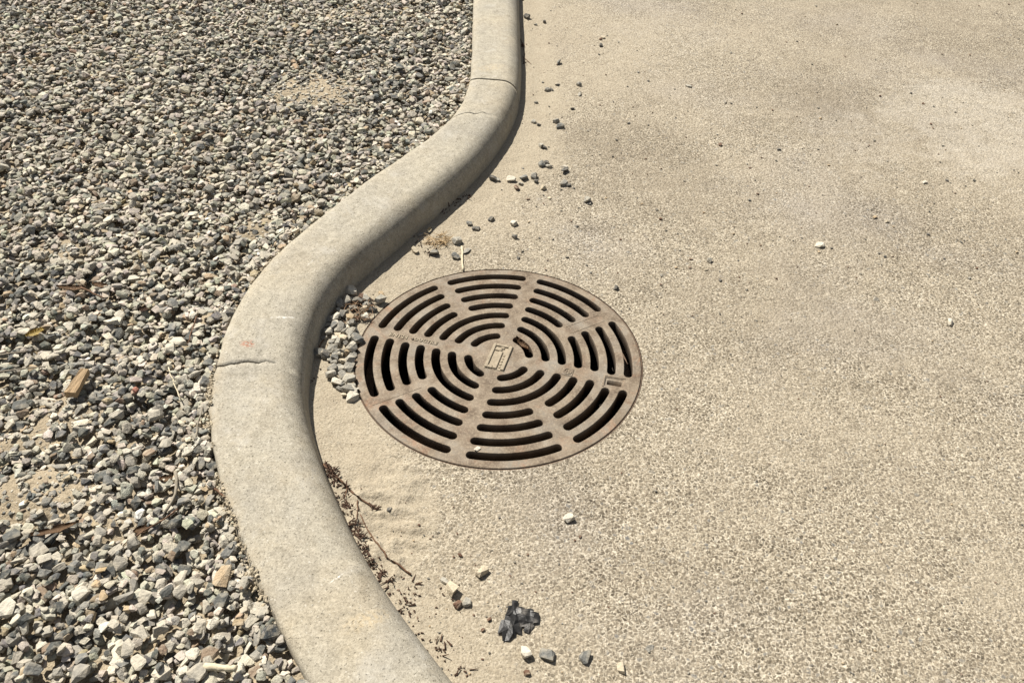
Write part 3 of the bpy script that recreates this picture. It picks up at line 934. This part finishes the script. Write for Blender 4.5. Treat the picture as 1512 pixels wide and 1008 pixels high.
print('stones', len(stones), 'gravel tris', sum(len(f) for f in Fall))
def gravel_top(x, y):
    jx = int((x-GX0)/CELL); jy = int((y-GY0)/CELL)
    if 2 <= jx < ncx-2 and 2 <= jy < ncy-2: return float(np.percentile(HM[jy-2:jy+3, jx-2:jx+3], 70))
    return SOIL_Z+.02

# ------------------------------------------------------------------ loose stones on the pavement
COLS = dict(white=(.62, .57, .47), cream=(.56, .48, .35), tan=(.42, .32, .20), grey=(.27, .255, .22), lgrey=(.40, .375, .315), dark=(.125, .118, .105), slate=(.175, .174, .16), brown=(.15, .085, .055))
_vi = [0]
def loose(u, v, px, col, label, group=None, z=0, sink=.22, name='pebble', vi=None, flat=1.4):
    _vi[0] += 1
    g = ground(u, v)
    sz_ = px*mm_per_px(u, v)*((1.18 if v > 360 else 1.02) if u < 900 else .90)
    vi = _vi[0]*7 if vi is None else vi
    me = stone_mesh(name, vi, sz_, COLS[col])
    o = link(name, me)
    R = Matrix.Rotation(random.uniform(-.3, .3), 3, 'X') @ Matrix.Rotation(random.uniform(-.3, .3), 3, 'Y') @ Matrix.Rotation(random.uniform(0, 6.28), 3, 'Z')
    Vs = VAR[vi % len(VAR)][0]*sz_
    Vs = Vs @ np.array(R).T
    Vs[:, 2] *= flat
    lo = Vs[:, 2].min()
    hgt = Vs[:, 2].max()-lo
    o.matrix_world = Matrix.Translation((g[0], g[1], slab_z(g[0], g[1])+z-lo-sink*hgt)) @ Matrix.Diagonal((1, 1, flat, 1)) @ R.to_4x4()
    tag(o, label, 'pebble', group)
    return o
loose(840, 767, 17, 'white', 'lone white angular pebble on bare concrete below the grate')
loose(712, 845, 21, 'cream', 'cream pebble above the black plastic scrap, alone on the sand')
loose(668, 872, 25, 'cream', 'largest cream stone in the small pile between kerb and black plastic')
loose(657, 859, 14, 'lgrey', 'pale grey pebble on the kerb side of the small sandy pile')
loose(676, 894, 14, 'brown', 'dark brown lump below the small pile near the kerb')
loose(689, 891, 15, 'lgrey', 'light grey pebble on the plastic-scrap side of the small pile')
loose(679, 820, 8, 'brown', 'tiny brown lump above the cream pebble near the kerb', sink=.05)
loose(776, 963, 23, 'white', 'round white pebble directly below the black plastic scrap')
loose(807, 968, 25, 'slate', 'dark grey pebble with pale face beside the round white pebble')
loose(863, 971, 22, 'slate', 'triangular slate grey pebble between dark and cream pebbles at the bottom')
loose(916, 987, 24, 'cream', 'cream knobbly pebble nearest the bottom edge right of the slate pebble')
loose(960, 957, 19, 'grey', 'flat grey stone set flush in the concrete near the bottom', sink=.65, flat=.5)
loose(778, 994, 11, 'brown', 'small reddish brown bud below the round white pebble')
loose(575, 755, 10, 'dark', 'small black chip on rippled sand at the twig tip')
loose(722, 915, 8, 'brown', 'tiny dark brown crumb just beside the black plastic scrap')
loose(713, 931, 7, 'brown', 'tiny dark crumb lower down beside the black plastic scrap')
loose(1210, 363, 19, 'white', 'white oblong pebble alone on the open pavement', flat=.8)
loose(1403, 477, 21, 'white', 'white pebble with dark underside far out on the open pavement')
loose(1293, 443, 11, 'white', 'small white pebble between the oblong and far white pebbles')
loose(909, 427, 13, 'dark', 'small dark pebble just off the upper right rim of the grate')
loose(1047, 386, 13, 'lgrey', 'upper pebble of a close pair on the open pavement')
loose(1041, 398, 12, 'cream', 'lower pebble of a close pair on the open pavement')
loose(1017, 128, 13, 'lgrey', 'pale pebble alone on the upper pavement')
loose(1150, 221, 12, 'dark', 'flat dark chip alone on the upper middle pavement', flat=.6)
loose(1309, 328, 10, 'cream', 'small cream pebble on the upper pavement above the far white one')
loose(1365, 270, 12, 'white', 'small white pebble highest on the open right pavement')
G1 = 'dark and pale pebbles scattered along the kerb foot'
L1 = 'small pebble scattered on the sandy strip beside the upper kerb'
LAB = []
for (u, v, px, c) in ((778, 29, 12, 'dark'), (804, 34, 8, 'dark'), (791, 38, 7, 'grey'), (826, 95, 13, 'slate'), (887, 69, 10, 'dark'), (890, 57, 9, 'cream'), (808, 135, 10, 'grey'), (814, 134, 10, 'dark'), (855, 127, 11, 'grey'),
                      (823, 126, 9, 'dark'), (856, 141, 10, 'lgrey'), (845, 162, 8, 'dark'), (788, 182, 10, 'lgrey'), (795, 186, 8, 'dark'), (827, 189, 15, 'slate'), (821, 181, 12, 'grey'), (799, 218, 13, 'lgrey'), (803, 220, 10, 'dark'),
                      (800, 245, 14, 'slate'), (806, 242, 11, 'dark'), (811, 248, 12, 'lgrey'), (833, 254, 16, 'dark'), (835, 248, 11, 'white'), (833, 273, 18, 'grey'), (840, 275, 10, 'dark'), (728, 267, 13, 'dark'), (735, 268, 9, 'lgrey'),
                      (755, 268, 17, 'white'), (773, 265, 16, 'slate'), (788, 263, 16, 'grey'), (791, 270, 9, 'dark'), (763, 279, 15, 'brown'), (769, 273, 9, 'lgrey'), (801, 280, 12, 'cream'), (866, 298, 15, 'lgrey'), (870, 301, 9, 'grey'), (811, 293, 8, 'cream'),
                      (725, 326, 14, 'dark'), (693, 332, 12, 'slate'), (703, 339, 14, 'dark'), (758, 332, 14, 'white'), (760, 352, 11, 'dark'), (852, 335, 6, 'dark'), (905, 232, 6, 'dark'), (928, 183, 6, 'dark')):
    LAB.append((loose(u, v, px, c, 'x', G1), v, c, 'pebble on the sandy strip beside the upper kerb'))
loose(673, 381, 15, 'slate', 'dark grey pebble left of the upright pale stick by the grate')
loose(675, 358, 17, 'lgrey', 'light grey flat pebble right of the dry grass tuft')
loose(688, 371, 17, 'grey', 'flat grey stone right of the upright pale stick', flat=.5)
loose(641, 377, 15, 'grey', 'rounded grey pebble below the dry grass tuft')
loose(632, 361, 22, 'tan', 'tan flat stone in the dry grass tuft', flat=.6)
loose(621, 351, 12, 'grey', 'small grey pebble at the kerb side of the dry grass tuft')
loose(613, 373, 14, 'cream', 'cream pebble below left of the dry grass tuft')
# spill of gravel between kerb and grate
G2 = 'gravel stones spilled between kerb and grate'
L2 = 'angular grey or cream gravel stone in the spill between kerb and grate'
Z8 = [(250,425,'white',48),(235,475,'grey',40),(285,470,'dark',42),(320,460,'grey',36),(385,462,'lgrey',42),(390,430,'tan',30),(200,490,'grey',38),(215,530,'dark',40),(182,545,'white',52),(165,590,'slate',44),(145,615,'lgrey',40),
      (205,595,'grey',44),(245,608,'lgrey',46),(275,640,'slate',48),(210,640,'cream',40),(160,660,'grey',36),(165,690,'lgrey',42),(105,715,'slate',50),(132,722,'dark',40),(155,735,'lgrey',34),(200,700,'grey',38),(240,682,'white',56),
      (245,742,'lgrey',44),(235,770,'grey',48),(190,775,'lgrey',40),(155,810,'lgrey',46),(180,845,'white',46),(208,805,'grey',40),(242,830,'lgrey',48),(230,875,'grey',50),(255,908,'white',52),(262,792,'cream',40),(350,500,'dark',34),
      (330,480,'grey',34),(260,500,'grey',36),(300,450,'brown',30),(270,545,'brown',32),(300,540,'grey',30),(180,620,'cream',34),(225,660,'dark',32),(215,745,'cream',32),(250,860,'lgrey',34),(205,850,'slate',32),(240,560,'lgrey',34),(190,660,'lgrey',34),(175,735,'slate',30),
      (228,440,'dark',28),(195,520,'lgrey',28),(310,500,'cream',28),(150,560,'grey',30),(130,640,'grey',28),(270,600,'dark',28),(255,710,'grey',32),(215,900,'cream',22),(205,470,'brown',26)]
_r = random.Random(5)
for _k in range(34):
    t_ = _r.random(); yy_ = 440+440*t_
    xc_ = 300-130*smooth(.0, .45, t_)+75*smooth(.5, 1.0, t_)
    Z8.append((float(xc_)+_r.gauss(0, 42*(1-.4*t_)), yy_, _r.choice(('lgrey', 'cream', 'white', 'grey', 'lgrey', 'tan', 'grey', 'slate')), _r.uniform(24, 40)))
Z8 = [z for z in Z8 if math.hypot(*(ground(440+z[0]*.3175, 300+z[1]*.3175)[:2]-GC)) > HOLE+.004 and kerb_so(*ground(440+z[0]*.3175, 300+z[1]*.3175)[:2])[1][0] < -.006]
for (x, y, c, w) in Z8:
    LAB.append((loose(440+x*.3175, 300+y*.3175, w*.3175*1.32, c, 'x', G2, z=random.choice((0, 0, .003))), y, c, 'stone in the gravel spill between kerb and grate'))
CN = dict(white='white', cream='cream', tan='tan', grey='mid grey', lgrey='pale grey', dark='blackish', slate='slate grey', brown='brown')
ORD = ['topmost', 'second', 'third', 'fourth', 'fifth', 'sixth', 'seventh', 'eighth', 'ninth', 'tenth', 'eleventh', 'twelfth', 'thirteenth', 'fourteenth', 'fifteenth', 'sixteenth', 'seventeenth', 'eighteenth', 'nineteenth', 'twentieth', 'twenty-first', 'twenty-second', 'twenty-third', 'twenty-fourth', 'twenty-fifth', 'twenty-sixth', 'twenty-seventh', 'twenty-eighth', 'twenty-ninth', 'thirtieth']
for wh in sorted({l[3] for l in LAB}):
    for cc in sorted({l[2] for l in LAB if l[3] == wh}):
        row = sorted([l for l in LAB if l[3] == wh and l[2] == cc], key=lambda l: l[1])
        for k, l in enumerate(row):
            l[0]['label'] = ('only %s %s' % (CN[cc], wh)) if len(row) == 1 else ('%s %s %s' % (ORD[k], CN[cc], wh) if k == 0 else '%s %s %s, counted from the top' % (ORD[k], CN[cc], wh))

# tiny crumbs nobody could count
bmV, bmF, bmC = [], [], []; nv = 0
for k in range(1150):
    if k < 860:
        u = random.uniform(760, 1512); v = random.uniform(0, 1008)**1.0
        if random.random() < .5: v *= .55
    elif k < 1000:
        s = random.uniform(KS[0]+10.3, KS[-1]-1.2); i = int(np.searchsorted(KS, s)); q = KB[min(i, len(KB)-1)]-knor[min(i, len(KB)-1)]*abs(random.gauss(.0, .11))
        u, v, _ = project(np.array([q[0], q[1], 0])); u, v = float(u), float(v)
    else:
        u = random.gauss(640, 90); v = random.gauss(860, 80)
    g = ground(u, v)
    so = kerb_so(g[0], g[1])[1][0]
    if so > -.004 or math.hypot(g[0]-GC[0], g[1]-GC[1]) < HOLE+.003 or g[1] < .3: continue
    d = random.choice((.0026, .003, .0035, .0042, .0055)) if k > 25 else .008
    if v < 420 and k < 860: d *= random.choice((1.2, 1.5, 2.0))
    Vs, Fs = VAR[k % len(VAR)]
    R = np.array(Matrix.Rotation(random.uniform(0, 6.28), 3, 'Z'))
    Vw = (Vs*d)@R.T+np.array([g[0], g[1], slab_z(g[0], g[1])+d*.2])
    c = COLS[random.choice(('dark', 'brown', 'dark', 'grey', 'tan', 'dark', 'brown'))]
    bmV.append(Vw); bmF.append(Fs+nv); nv += len(Vs); bmC.append(np.tile(np.array([*c, 1.0]), (len(Vs), 1)))
me = mesh_np('grit', np.concatenate(bmV), np.concatenate(bmF))
me.attributes.new('stone_colour', 'FLOAT_COLOR', 'POINT').data.foreach_set('color', np.concatenate(bmC).astype(np.float32).ravel())
tag(link('grit', me, M_STONE), 'fine dark grit sprinkled over the pavement', 'grit', kind='stuff')

cV, cF, cC = [], [], []; nv = 0
for cs, sg, k in CH[:4]:
    for q in range(int(150*k)):
        s_q = random.gauss(cs, sg*.8); i = min(max(int(np.searchsorted(KS, s_q)), 0), len(KB)-1)
        t = random.random()
        p = KB[i]+knor[i]*(KW[i]-.004+.018*t)
        d = random.choice((.003, .004, .005, .007, .009))
        Vs, Fs = VAR[q % len(VAR)]
        R = np.array(Matrix.Rotation(random.uniform(0, 6.28), 3, 'Z') @ Matrix.Rotation(random.uniform(-1, 1), 3, 'X'))
        cV.append((Vs*d)@R.T+np.array([p[0], p[1], .080-.018*t+random.uniform(-.002, .002)])); cF.append(Fs+nv); nv += len(Vs)
        cC.append(np.tile(np.array([*random.choice(((.44, .37, .26), (.50, .42, .29), (.36, .30, .21))), 1.0]), (len(Vs), 1)))
me = mesh_np('crumbled_mortar', np.concatenate(cV), np.concatenate(cF))
me.attributes.new('stone_colour', 'FLOAT_COLOR', 'POINT').data.foreach_set('color', np.concatenate(cC).astype(np.float32).ravel())
tag(link('crumbled_mortar', me, M_STONE), 'sandy mortar crumbs along the chipped back edge of the kerb', 'mortar crumbs', kind='stuff')

# ------------------------------------------------------------------ twigs, straw, leaves
def tube(bm, pts, r0, r1, n=6, knob=0.0):
    pts = [Vector(p) for p in pts]
    rings = []
    for i, p in enumerate(pts):
        t = (pts[min(i+1, len(pts)-1)]-pts[max(i-1, 0)]).normalized()
        a = t.orthogonal().normalized(); b = t.cross(a)
        r = (r0+(r1-r0)*i/(len(pts)-1))*(1+knob*random.uniform(-1, 1))
        rings.append([bm.verts.new(p+(a*math.cos(2*math.pi*k/n)+b*math.sin(2*math.pi*k/n))*r) for k in range(n)])
    for A, B in zip(rings[:-1], rings[1:]):
        for k in range(n): bm.faces.new((A[k], A[(k+1) % n], B[(k+1) % n], B[k]))
    bm.faces.new(rings[0][::-1]); bm.faces.new(rings[-1])
def poly(pxs, zf, n=8, jit=.0012):
    P = np.array([ground(u, v, 0) if zf is None else None for u, v in pxs]) if False else None
    out = []
    for i in range(len(pxs)-1):
        m_ = max(2, n//(len(pxs)-1))
        for k in range(m_):
            t = k/m_; out.append((pxs[i][0]*(1-t)+pxs[i+1][0]*t, pxs[i][1]*(1-t)+pxs[i+1][1]*t))
    out.append(pxs[-1])
    res = []
    for u, v in out:
        g = ground(u, v, .055 if zf == 'gravel' else 0.0)
        z = (gravel_top(g[0], g[1])+.001 if zf == 'gravel' else slab_z(g[0], g[1])+.0022)
        res.append((g[0]+random.uniform(-jit, jit), g[1]+random.uniform(-jit, jit), z+random.uniform(0, jit)))
    if zf == 'gravel':         # a stick is stiff: straighten its height
        zz_ = [r[2] for r in res]; zm = max(zz_)*.6+sum(zz_)/len(zz_)*.4
        res = [(r[0], r[1], zm+random.uniform(-.0006, .0006)) for r in res]
    return res
def set_origin(o):
    me = o.data
    V_ = np.array([v.co for v in me.vertices]); c = V_.mean(0); c[2] = V_[:, 2].min()
    me.transform(Matrix.Translation(-Vector(c))); o.location = c
    return o
def stick(name, pxs, r0, r1, mat, where, label, cat='twig', group=None, n=8, buds=0):
    bm = bmesh.new(); P = poly(pxs, where, n)
    tube(bm, P, r0, r1, 6, .18)
    o = link(name, from_bm(name, bm, True), mat); set_origin(o)
    tag(o, label, cat, group)
    if buds:
        for k in range(buds):
            b2 = bmesh.new()
            p = Vector(random.choice(P[:max(2, len(P)//3)]) if random.random() < .6 else random.choice(P))
            for q in range(6):
                d = Vector((random.uniform(-1, 1), random.uniform(-1, 1), random.uniform(0, .5))).normalized()*random.uniform(.005, .012)
                tube(b2, [p, p+d*.6, p+d], .0017, .0006, 5)
            c = link('seed_head', from_bm('seed_head', b2), M_BARK, o)
            c.location = -o.location
    return o
stick('twig', [(478, 690), (506, 716), (529, 738), (556, 752)], .0022, .0012, M_TWIG, 'slab', 'dark brown twig with seed heads pointing from the kerb onto the sand', n=12, buds=9)
stick('twig', [(534, 766), (554, 802), (572, 825), (608, 850)], .0011, .0017, M_TWIG, 'slab', 'thin curved brown twig lying on rippled sand below the seeded twig', n=12)
stick('twig', [(503, 742), (511, 738), (514, 723)], .0011, .0008, M_TWIG, 'slab', 'short thin twig crossing beside the seeded twig near the kerb')
stick('twig', [(529, 745), (528, 775)], .0012, .0009, M_TWIG, 'slab', 'short straight upright twig between the seeded twig and the curved twig')
stick('stick', [(682, 366), (683, 385), (684, 400)], .0028, .0022, M_PALE, 'slab', 'upright pale flat stick touching the far rim of the grate', 'stick')
stick('stick', [(440+270*.3175, 300+535*.3175), (440+340*.3175, 300+470*.3175)], .0026, .0018, M_GREYT, 'slab', 'dark grey stick lying across the gravel spill by the grate', 'stick')
stick('twig', [(440+100*.3175, 300+690*.3175), (440+135*.3175, 300+620*.3175)], .0012, .0009, M_TWIG, 'slab', 'reddish thin twig leaning at the kerb foot beside the spilled gravel')
stick('twig', [(769, 62), (774, 82), (773, 98)], .0014, .0008, M_BARK, 'slab', 'dark wispy twig against the far straight kerb foot', buds=2)
stick('twig', [(772, 88), (784, 98)], .0009, .0006, M_TWIG, 'slab', 'fine twig sticking out from the far kerb foot')
stick('stick', [(262, 702), (264, 725), (258, 745), (246, 762)], .0030, .0024, M_GREYT, 'gravel', 'curved grey brown stick on the gravel close to the kerb', 'stick')
stick('twig', [(204, 798), (234, 780), (266, 758)], .0017, .0013, M_TWIG, 'gravel', 'straight thin brown twig below the curved stick on the gravel')
stick('twig', [(0, 533), (22, 529), (44, 527)], .0020, .0014, M_GREYT, 'gravel', 'pale grey twig at the left edge above the timber chip')
stick('twig', [(0, 557), (40, 552), (84, 548)], .0016, .0012, M_GREYT, 'gravel', 'long thin grey twig at the left edge level with the timber chip')
stick('twig', [(292, 475), (287, 495), (280, 516)], .0018, .0012, M_TWIG, 'gravel', 'dark upright twig on gravel left of the red stained kerb')
stick('twig', [(122, 432), (138, 438), (156, 448)], .0020, .0013, M_TWIG, 'gravel', 'thin twig lying beside the bark pieces on the gravel')
stick('twig', [(52, 478), (68, 466), (82, 458)], .0013, .0010, M_GREYT, 'gravel', 'pale thin twig between bark pieces and the left edge')
stick('twig', [(318, 728), (330, 738), (347, 754)], .0022, .0015, M_TWIG, 'gravel', 'bent brown twig tucked under the chipped kerb edge')
stick('stick', [(305, 992), (335, 994), (352, 996)], .0050, .0046, M_PALE, 'gravel', 'short thick pale stick at the bottom edge of the gravel', 'stick')
stick('twig', [(268, 595), (250, 548)], .0013, .0011, M_PALE, 'gravel', 'pale straw stem standing among gravel near the red chip')
stick('twig', [(292, 660), (297, 632), (303, 612)], .0017, .0012, M_GREYT, 'gravel', 'grey twig standing against the kerb edge below the crack')
stick('twig', [(186, 214), (200, 226)], .0018, .0012, M_PALE, 'gravel', 'short pale stem on the upper gravel')
stick('twig', [(415, 214), (432, 218)], .0018, .0012, M_PALE, 'gravel', 'short pale stem on gravel near the sandy patch')
# the litter line along the kerb foot
bm = bmesh.new()
def litter(p, n, spread):
    for k in range(n):
        q = Vector((p[0]+random.gauss(0, spread), p[1]+random.gauss(0, spread), 0)); q.z = slab_z(q.x, q.y)+.0012
        d = Vector((random.uniform(-1, 1), random.uniform(-1, 1), random.uniform(-.05, .35))).normalized()*random.choice((.002, .003, .004, .005, .012))
        tube(bm, [q, q+d*.5, q+d], random.uniform(.0008, .0020), .0006, 5)
LINE = [(480, 690), (488, 705), (497, 722), (508, 746), (516, 760), (522, 778), (527, 795), (533, 812), (543, 832), (556, 850), (570, 865), (578, 880), (590, 905), (610, 940), (655, 968)]
for (u0, v0), (u1, v1) in zip(LINE[:-1], LINE[1:]):
    for t in np.linspace(0, 1, 8):
        g = ground(u0+(u1-u0)*t+3, v0+(v1-v0)*t)
        litter(g, random.choice((0, 1, 2, 4, 7)) if v0 < 865 else random.choice((0, 0, 1, 2)), random.choice((.003, .005, .008)))
for (u, v, n) in ((513, 750, 16), (524, 785, 16), (612, 865, 12), (606, 900, 14), (575, 862, 8), (650, 965, 14), (683, 1002, 8), (690, 293, 12), (672, 303, 14), (655, 316, 10), (770, 70, 10), (773, 95, 12), (520, 470, 22), (535, 455, 20), (505, 480, 16), (640, 372, 12), (622, 362, 10), (548, 446, 10), (660, 880, 10), (600, 880, 10), (486, 520, 8), (457, 560, 6)):
    litter(ground(u, v), n, .010)
tag(link('leaf_litter', from_bm('leaf_litter', bm), M_BARK), 'dark brown plant litter strewn along the kerb foot', 'litter', kind='stuff')
# straw caught in the spilled gravel
bm = bmesh.new()
for k in range(46):
    g0 = ground(random.gauss(528, 14), random.gauss(462, 9)); z0 = slab_z(g0[0], g0[1])+random.uniform(.004, .012)
    q = Vector((g0[0], g0[1], z0)); a = random.uniform(0, 6.28); L_ = random.uniform(.010, .030)
    d = Vector((math.cos(a), math.sin(a), random.uniform(-.1, .25)))*L_
    tube(bm, [q, q+d*.5+Vector((0, 0, .002)), q+d], .0010, .0005, 4)
o = link('straw_tuft', from_bm('straw_tuft', bm), M_LEAF); set_origin(o)
tag(o, 'brown straw and needles lying over the gravel spill beside the grate', 'straw')
# dry grass tuft
bm = bmesh.new(); g0 = ground(650, 358)
for k in range(60):
    q = Vector((g0[0]+random.gauss(0, .012), g0[1]+random.gauss(0, .012), .002+slab_z(g0[0], g0[1])))
    a = random.uniform(0, 6.28); L_ = random.uniform(.012, .034)
    d = Vector((math.cos(a), math.sin(a), random.uniform(0, .5)))*L_
    tube(bm, [q, q+d*.5+Vector((0, 0, .003)), q+d], .0009, .0004, 4)
o = link('dry_grass_tuft', from_bm('dry_grass_tuft', bm), M_STRAW); set_origin(o)
tag(o, 'tuft of dry straw coloured grass between kerb and grate', 'grass tuft')

def flake(name, u, v, lx, ly, ang, mat, label, cat, where='gravel', curl=.15, th=.0012, lift=.004, tilt=0.0, parent=None):
    bm = bmesh.new(); n = 8
    top = []
    r = random.Random(int(u*13+v))
    for i in range(n+1):
        t = i/n*2-1
        wv = ly*.5*(1-abs(t)**2.2*.8)*(1+r.uniform(-.15, .15))
        row = []
        for sgn in (-1, 0, 1):
            row.append(bm.verts.new((t*lx*.5, sgn*wv, curl*ly*(sgn*sgn)+curl*.6*lx*t*t*.5+r.uniform(-.04, .04)*ly)))
        top.append(row)
    for A, B in zip(top[:-1], top[1:]):
        for k in range(2): bm.faces.new((A[k], A[k+1], B[k+1], B[k]))
    bmesh.ops.solidify(bm, geom=bm.faces[:], thickness=th)
    o = link(name, from_bm(name, bm, True), mat)
    g = ground(u, v, .055 if where == 'gravel' else 0)
    z = gravel_top(g[0], g[1]) if where == 'gravel' else slab_z(g[0], g[1])
    o.location = (g[0], g[1], z+lift*.5); o.rotation_euler = (tilt, r.uniform(-.15, .15), ang)
    tag(o, label, cat)
    return o
flake('leaf', 57, 501, .034, .020, .5, M_YEL, 'yellow dry leaf on gravel above the timber chip', 'leaf', curl=.3)
flake('bark_piece', 107, 430, .060, .018, .12, M_LEAF, 'long flat brown bark piece on the gravel', 'bark', th=.003)
flake('bark_piece', 152, 432, .036, .018, -.1, M_LEAF, 'shorter brown bark piece right of the long flat one', 'bark', th=.003)
flake('bark_piece', 216, 456, .034, .022, .6, M_BARK, 'dark chunky bark piece among gravel', 'bark', th=.007)
flake('bark_piece', 82, 788, .070, .016, .35, M_LEAF, 'thin brown bark strip on gravel above the date of the lower left corner', 'bark', th=.002)
flake('leaf', 212, 783, .030, .016, .3, M_LEAF, 'small brown leaf beside the straight twig on gravel', 'leaf')
flake('leaf', 248, 713, .024, .017, .0, M_LEAF, 'brown leaf left of the curved grey brown stick', 'leaf')
flake('leaf', 137, 25, .050, .022, -.5, M_LEAF, 'reddish brown leaf near the top left of the gravel', 'leaf', curl=.4)
flake('leaf', 130, 170, .034, .022, .4, M_LEAF, 'small brown leaf on the upper gravel', 'leaf')
flake('leaf', 10, 83, .04, .022, .4, M_LEAF, 'brown leaf at the top left edge of the gravel', 'leaf')
flake('leaf', 634, 345, .020, .010, 1.2, M_PALE, 'pale pointed leaf standing in the dry grass tuft', 'leaf', where='slab', tilt=.8, lift=.012)
flake('leaf', 300, 207, .030, .018, .9, M_LEAF, 'dull brown leaf in mid gravel', 'leaf')
bpy.data.objects['bark_piece.003']['label'] = 'thin brown bark strip low on the gravel, left of the straight twig'

# split timber chip
bm = bmesh.new()
P = [(-.013, -.037, .0), (.010, -.033, .0), (.013, .035, .0), (-.006, .037, .0), (-.015, -.036, .017), (.009, -.032, .014), (.012, .037, .015), (-.003, .035, .018)]
vs = [bm.verts.new(p) for p in P]
for f in ((0, 3, 2, 1), (4, 5, 6, 7), (0, 1, 5, 4), (1, 2, 6, 5), (2, 3, 7, 6), (3, 0, 4, 7)): bm.faces.new([vs[i] for i in f])
bmesh.ops.subdivide_edges(bm, edges=bm.edges[:], cuts=3, use_grid_fill=True)
for v in bm.verts: v.co += Vector((random.uniform(-1, 1), random.uniform(-1, 1), random.uniform(-1, 1)))*.0008
chip = link('timber_chip', from_bm('timber_chip', bm), M_WOOD)
g = ground(118, 574, .06); chip.location = (g[0], g[1], gravel_top(g[0], g[1])+.002); chip.rotation_euler = (.06, .16, .04); chip.scale = (.82, .86, .9)
tag(chip, 'split orange brown timber chip lying on the gravel', 'timber chip')

def special(u, v, d, colour, label, cat, name, vi, mat=None):
    g = ground(u, v, .06)
    me = stone_mesh(name, vi, d, colour)
    if mat: me.materials.clear(); me.materials.append(mat)
    o = link(name, me); o.location = (g[0], g[1], gravel_top(g[0], g[1])+.003); o.rotation_euler = (random.uniform(-.4, .4), random.uniform(-.4, .4), random.uniform(0, 6))
    tag(o, label, cat); return o
special(203, 582, .019, (.42, .13, .08), 'red brick chip on the gravel right of the timber chip', 'brick chip', 'brick_chip', 5, M_RED)
special(204, 757, .027, (.80, .78, .72), 'bright white stone on the gravel near the curved stick', 'stone', 'white_stone', 9)
special(331, 853, .042, (.54, .41, .26), 'large tan stone on gravel beside the kerb edge', 'stone', 'tan_stone', 12)
special(152, 849, .024, (.42, .31, .17), 'ochre yellow stone on the lower gravel', 'stone', 'ochre_stone', 15)
special(160, 598, .026, (.42, .34, .21), 'ochre oblong stone between timber chip and brick chip', 'stone', 'ochre_stone', 20)
special(402, 942, .034, (.05, .056, .058), 'dark slate stone at the kerb edge near the bottom', 'stone', 'dark_stone', 3)
special(590, 103, .055, (.10, .115, .115), 'large slate grey stone on gravel near the far kerb', 'stone', 'slate_stone', 6)
special(555, 145, .045, (.09, .10, .10), 'slate stone at the edge of the sandy patch', 'stone', 'slate_stone', 17)

# crumpled black plastic scrap
bm = bmesh.new()
rf = random.Random(12)
def crumple(x0, x1, y0, y1, n, h, tilt):
    gp = {}
    for i in range(n+1):
        for j in range(n+1):
            a_, b_ = i/n, j/n
            x = x0+(x1-x0)*a_+rf.uniform(-.0022, .0022); y = y0+(y1-y0)*b_+rf.uniform(-.0022, .0022)
            z = .0012+.6*h*(abs(math.sin(a_*5.1+b_*1.7+x0*90))*.7+.45*rf.random())+tilt*a_
            if i in (0, n) or j in (0, n): z *= .45
            gp[i, j] = bm.verts.new((x, y, z))
    for i in range(n):
        for j in range(n):
            if (i in (0, n-1)) and (j in (0, n-1)) and rf.random() < .7: continue
            q = [gp[i, j], gp[i+1, j], gp[i+1, j+1], gp[i, j+1]]
            if rf.random() < .5: bm.faces.new((q[0], q[1], q[2])); bm.faces.new((q[0], q[2], q[3]))
            else: bm.faces.new((q[0], q[1], q[3])); bm.faces.new((q[1], q[2], q[3]))
crumple(-.031, -.002, -.040, .006, 4, .011, .002)
crumple(-.024, -.004, -.002, .034, 4, .013, -.002)
crumple(-.016, .031, -.006, .026, 6, .012, .001)
crumple(-.020, .006, -.022, .012, 4, .014, .0)
crumple(.004, .024, -.020, .004, 3, .008, .0)
bmesh.ops.delete(bm, geom=[v for v in bm.verts if not v.link_faces], context='VERTS')
bmesh.ops.solidify(bm, geom=bm.faces[:], thickness=.0006)
o = link('plastic_scrap', from_bm('plastic_scrap', bm), M_FOIL)
g = ground(767, 917); o.location = (g[0], g[1], slab_z(g[0], g[1])+.001); o.rotation_euler = (0, 0, -.15); o.scale = (.92, .92, .8)
tag(o, 'crumpled scrap of black plastic on the sandy concrete', 'plastic scrap')
# dead leaf caught in an inner slot of the grate
o = flake('leaf', 771, 508, .045, .016, -.9, M_LEAF, 'curled brown leaf stuck in an inner slot of the grate', 'leaf', where='slab', curl=.5)
o.location = (o.location.x, o.location.y, -.006)
# bird dropping / pale crumb on the near rim
loose(705, 663, 11, 'white', 'white crumb on the near edge of the grate above a slot', z=.001, flat=.5)
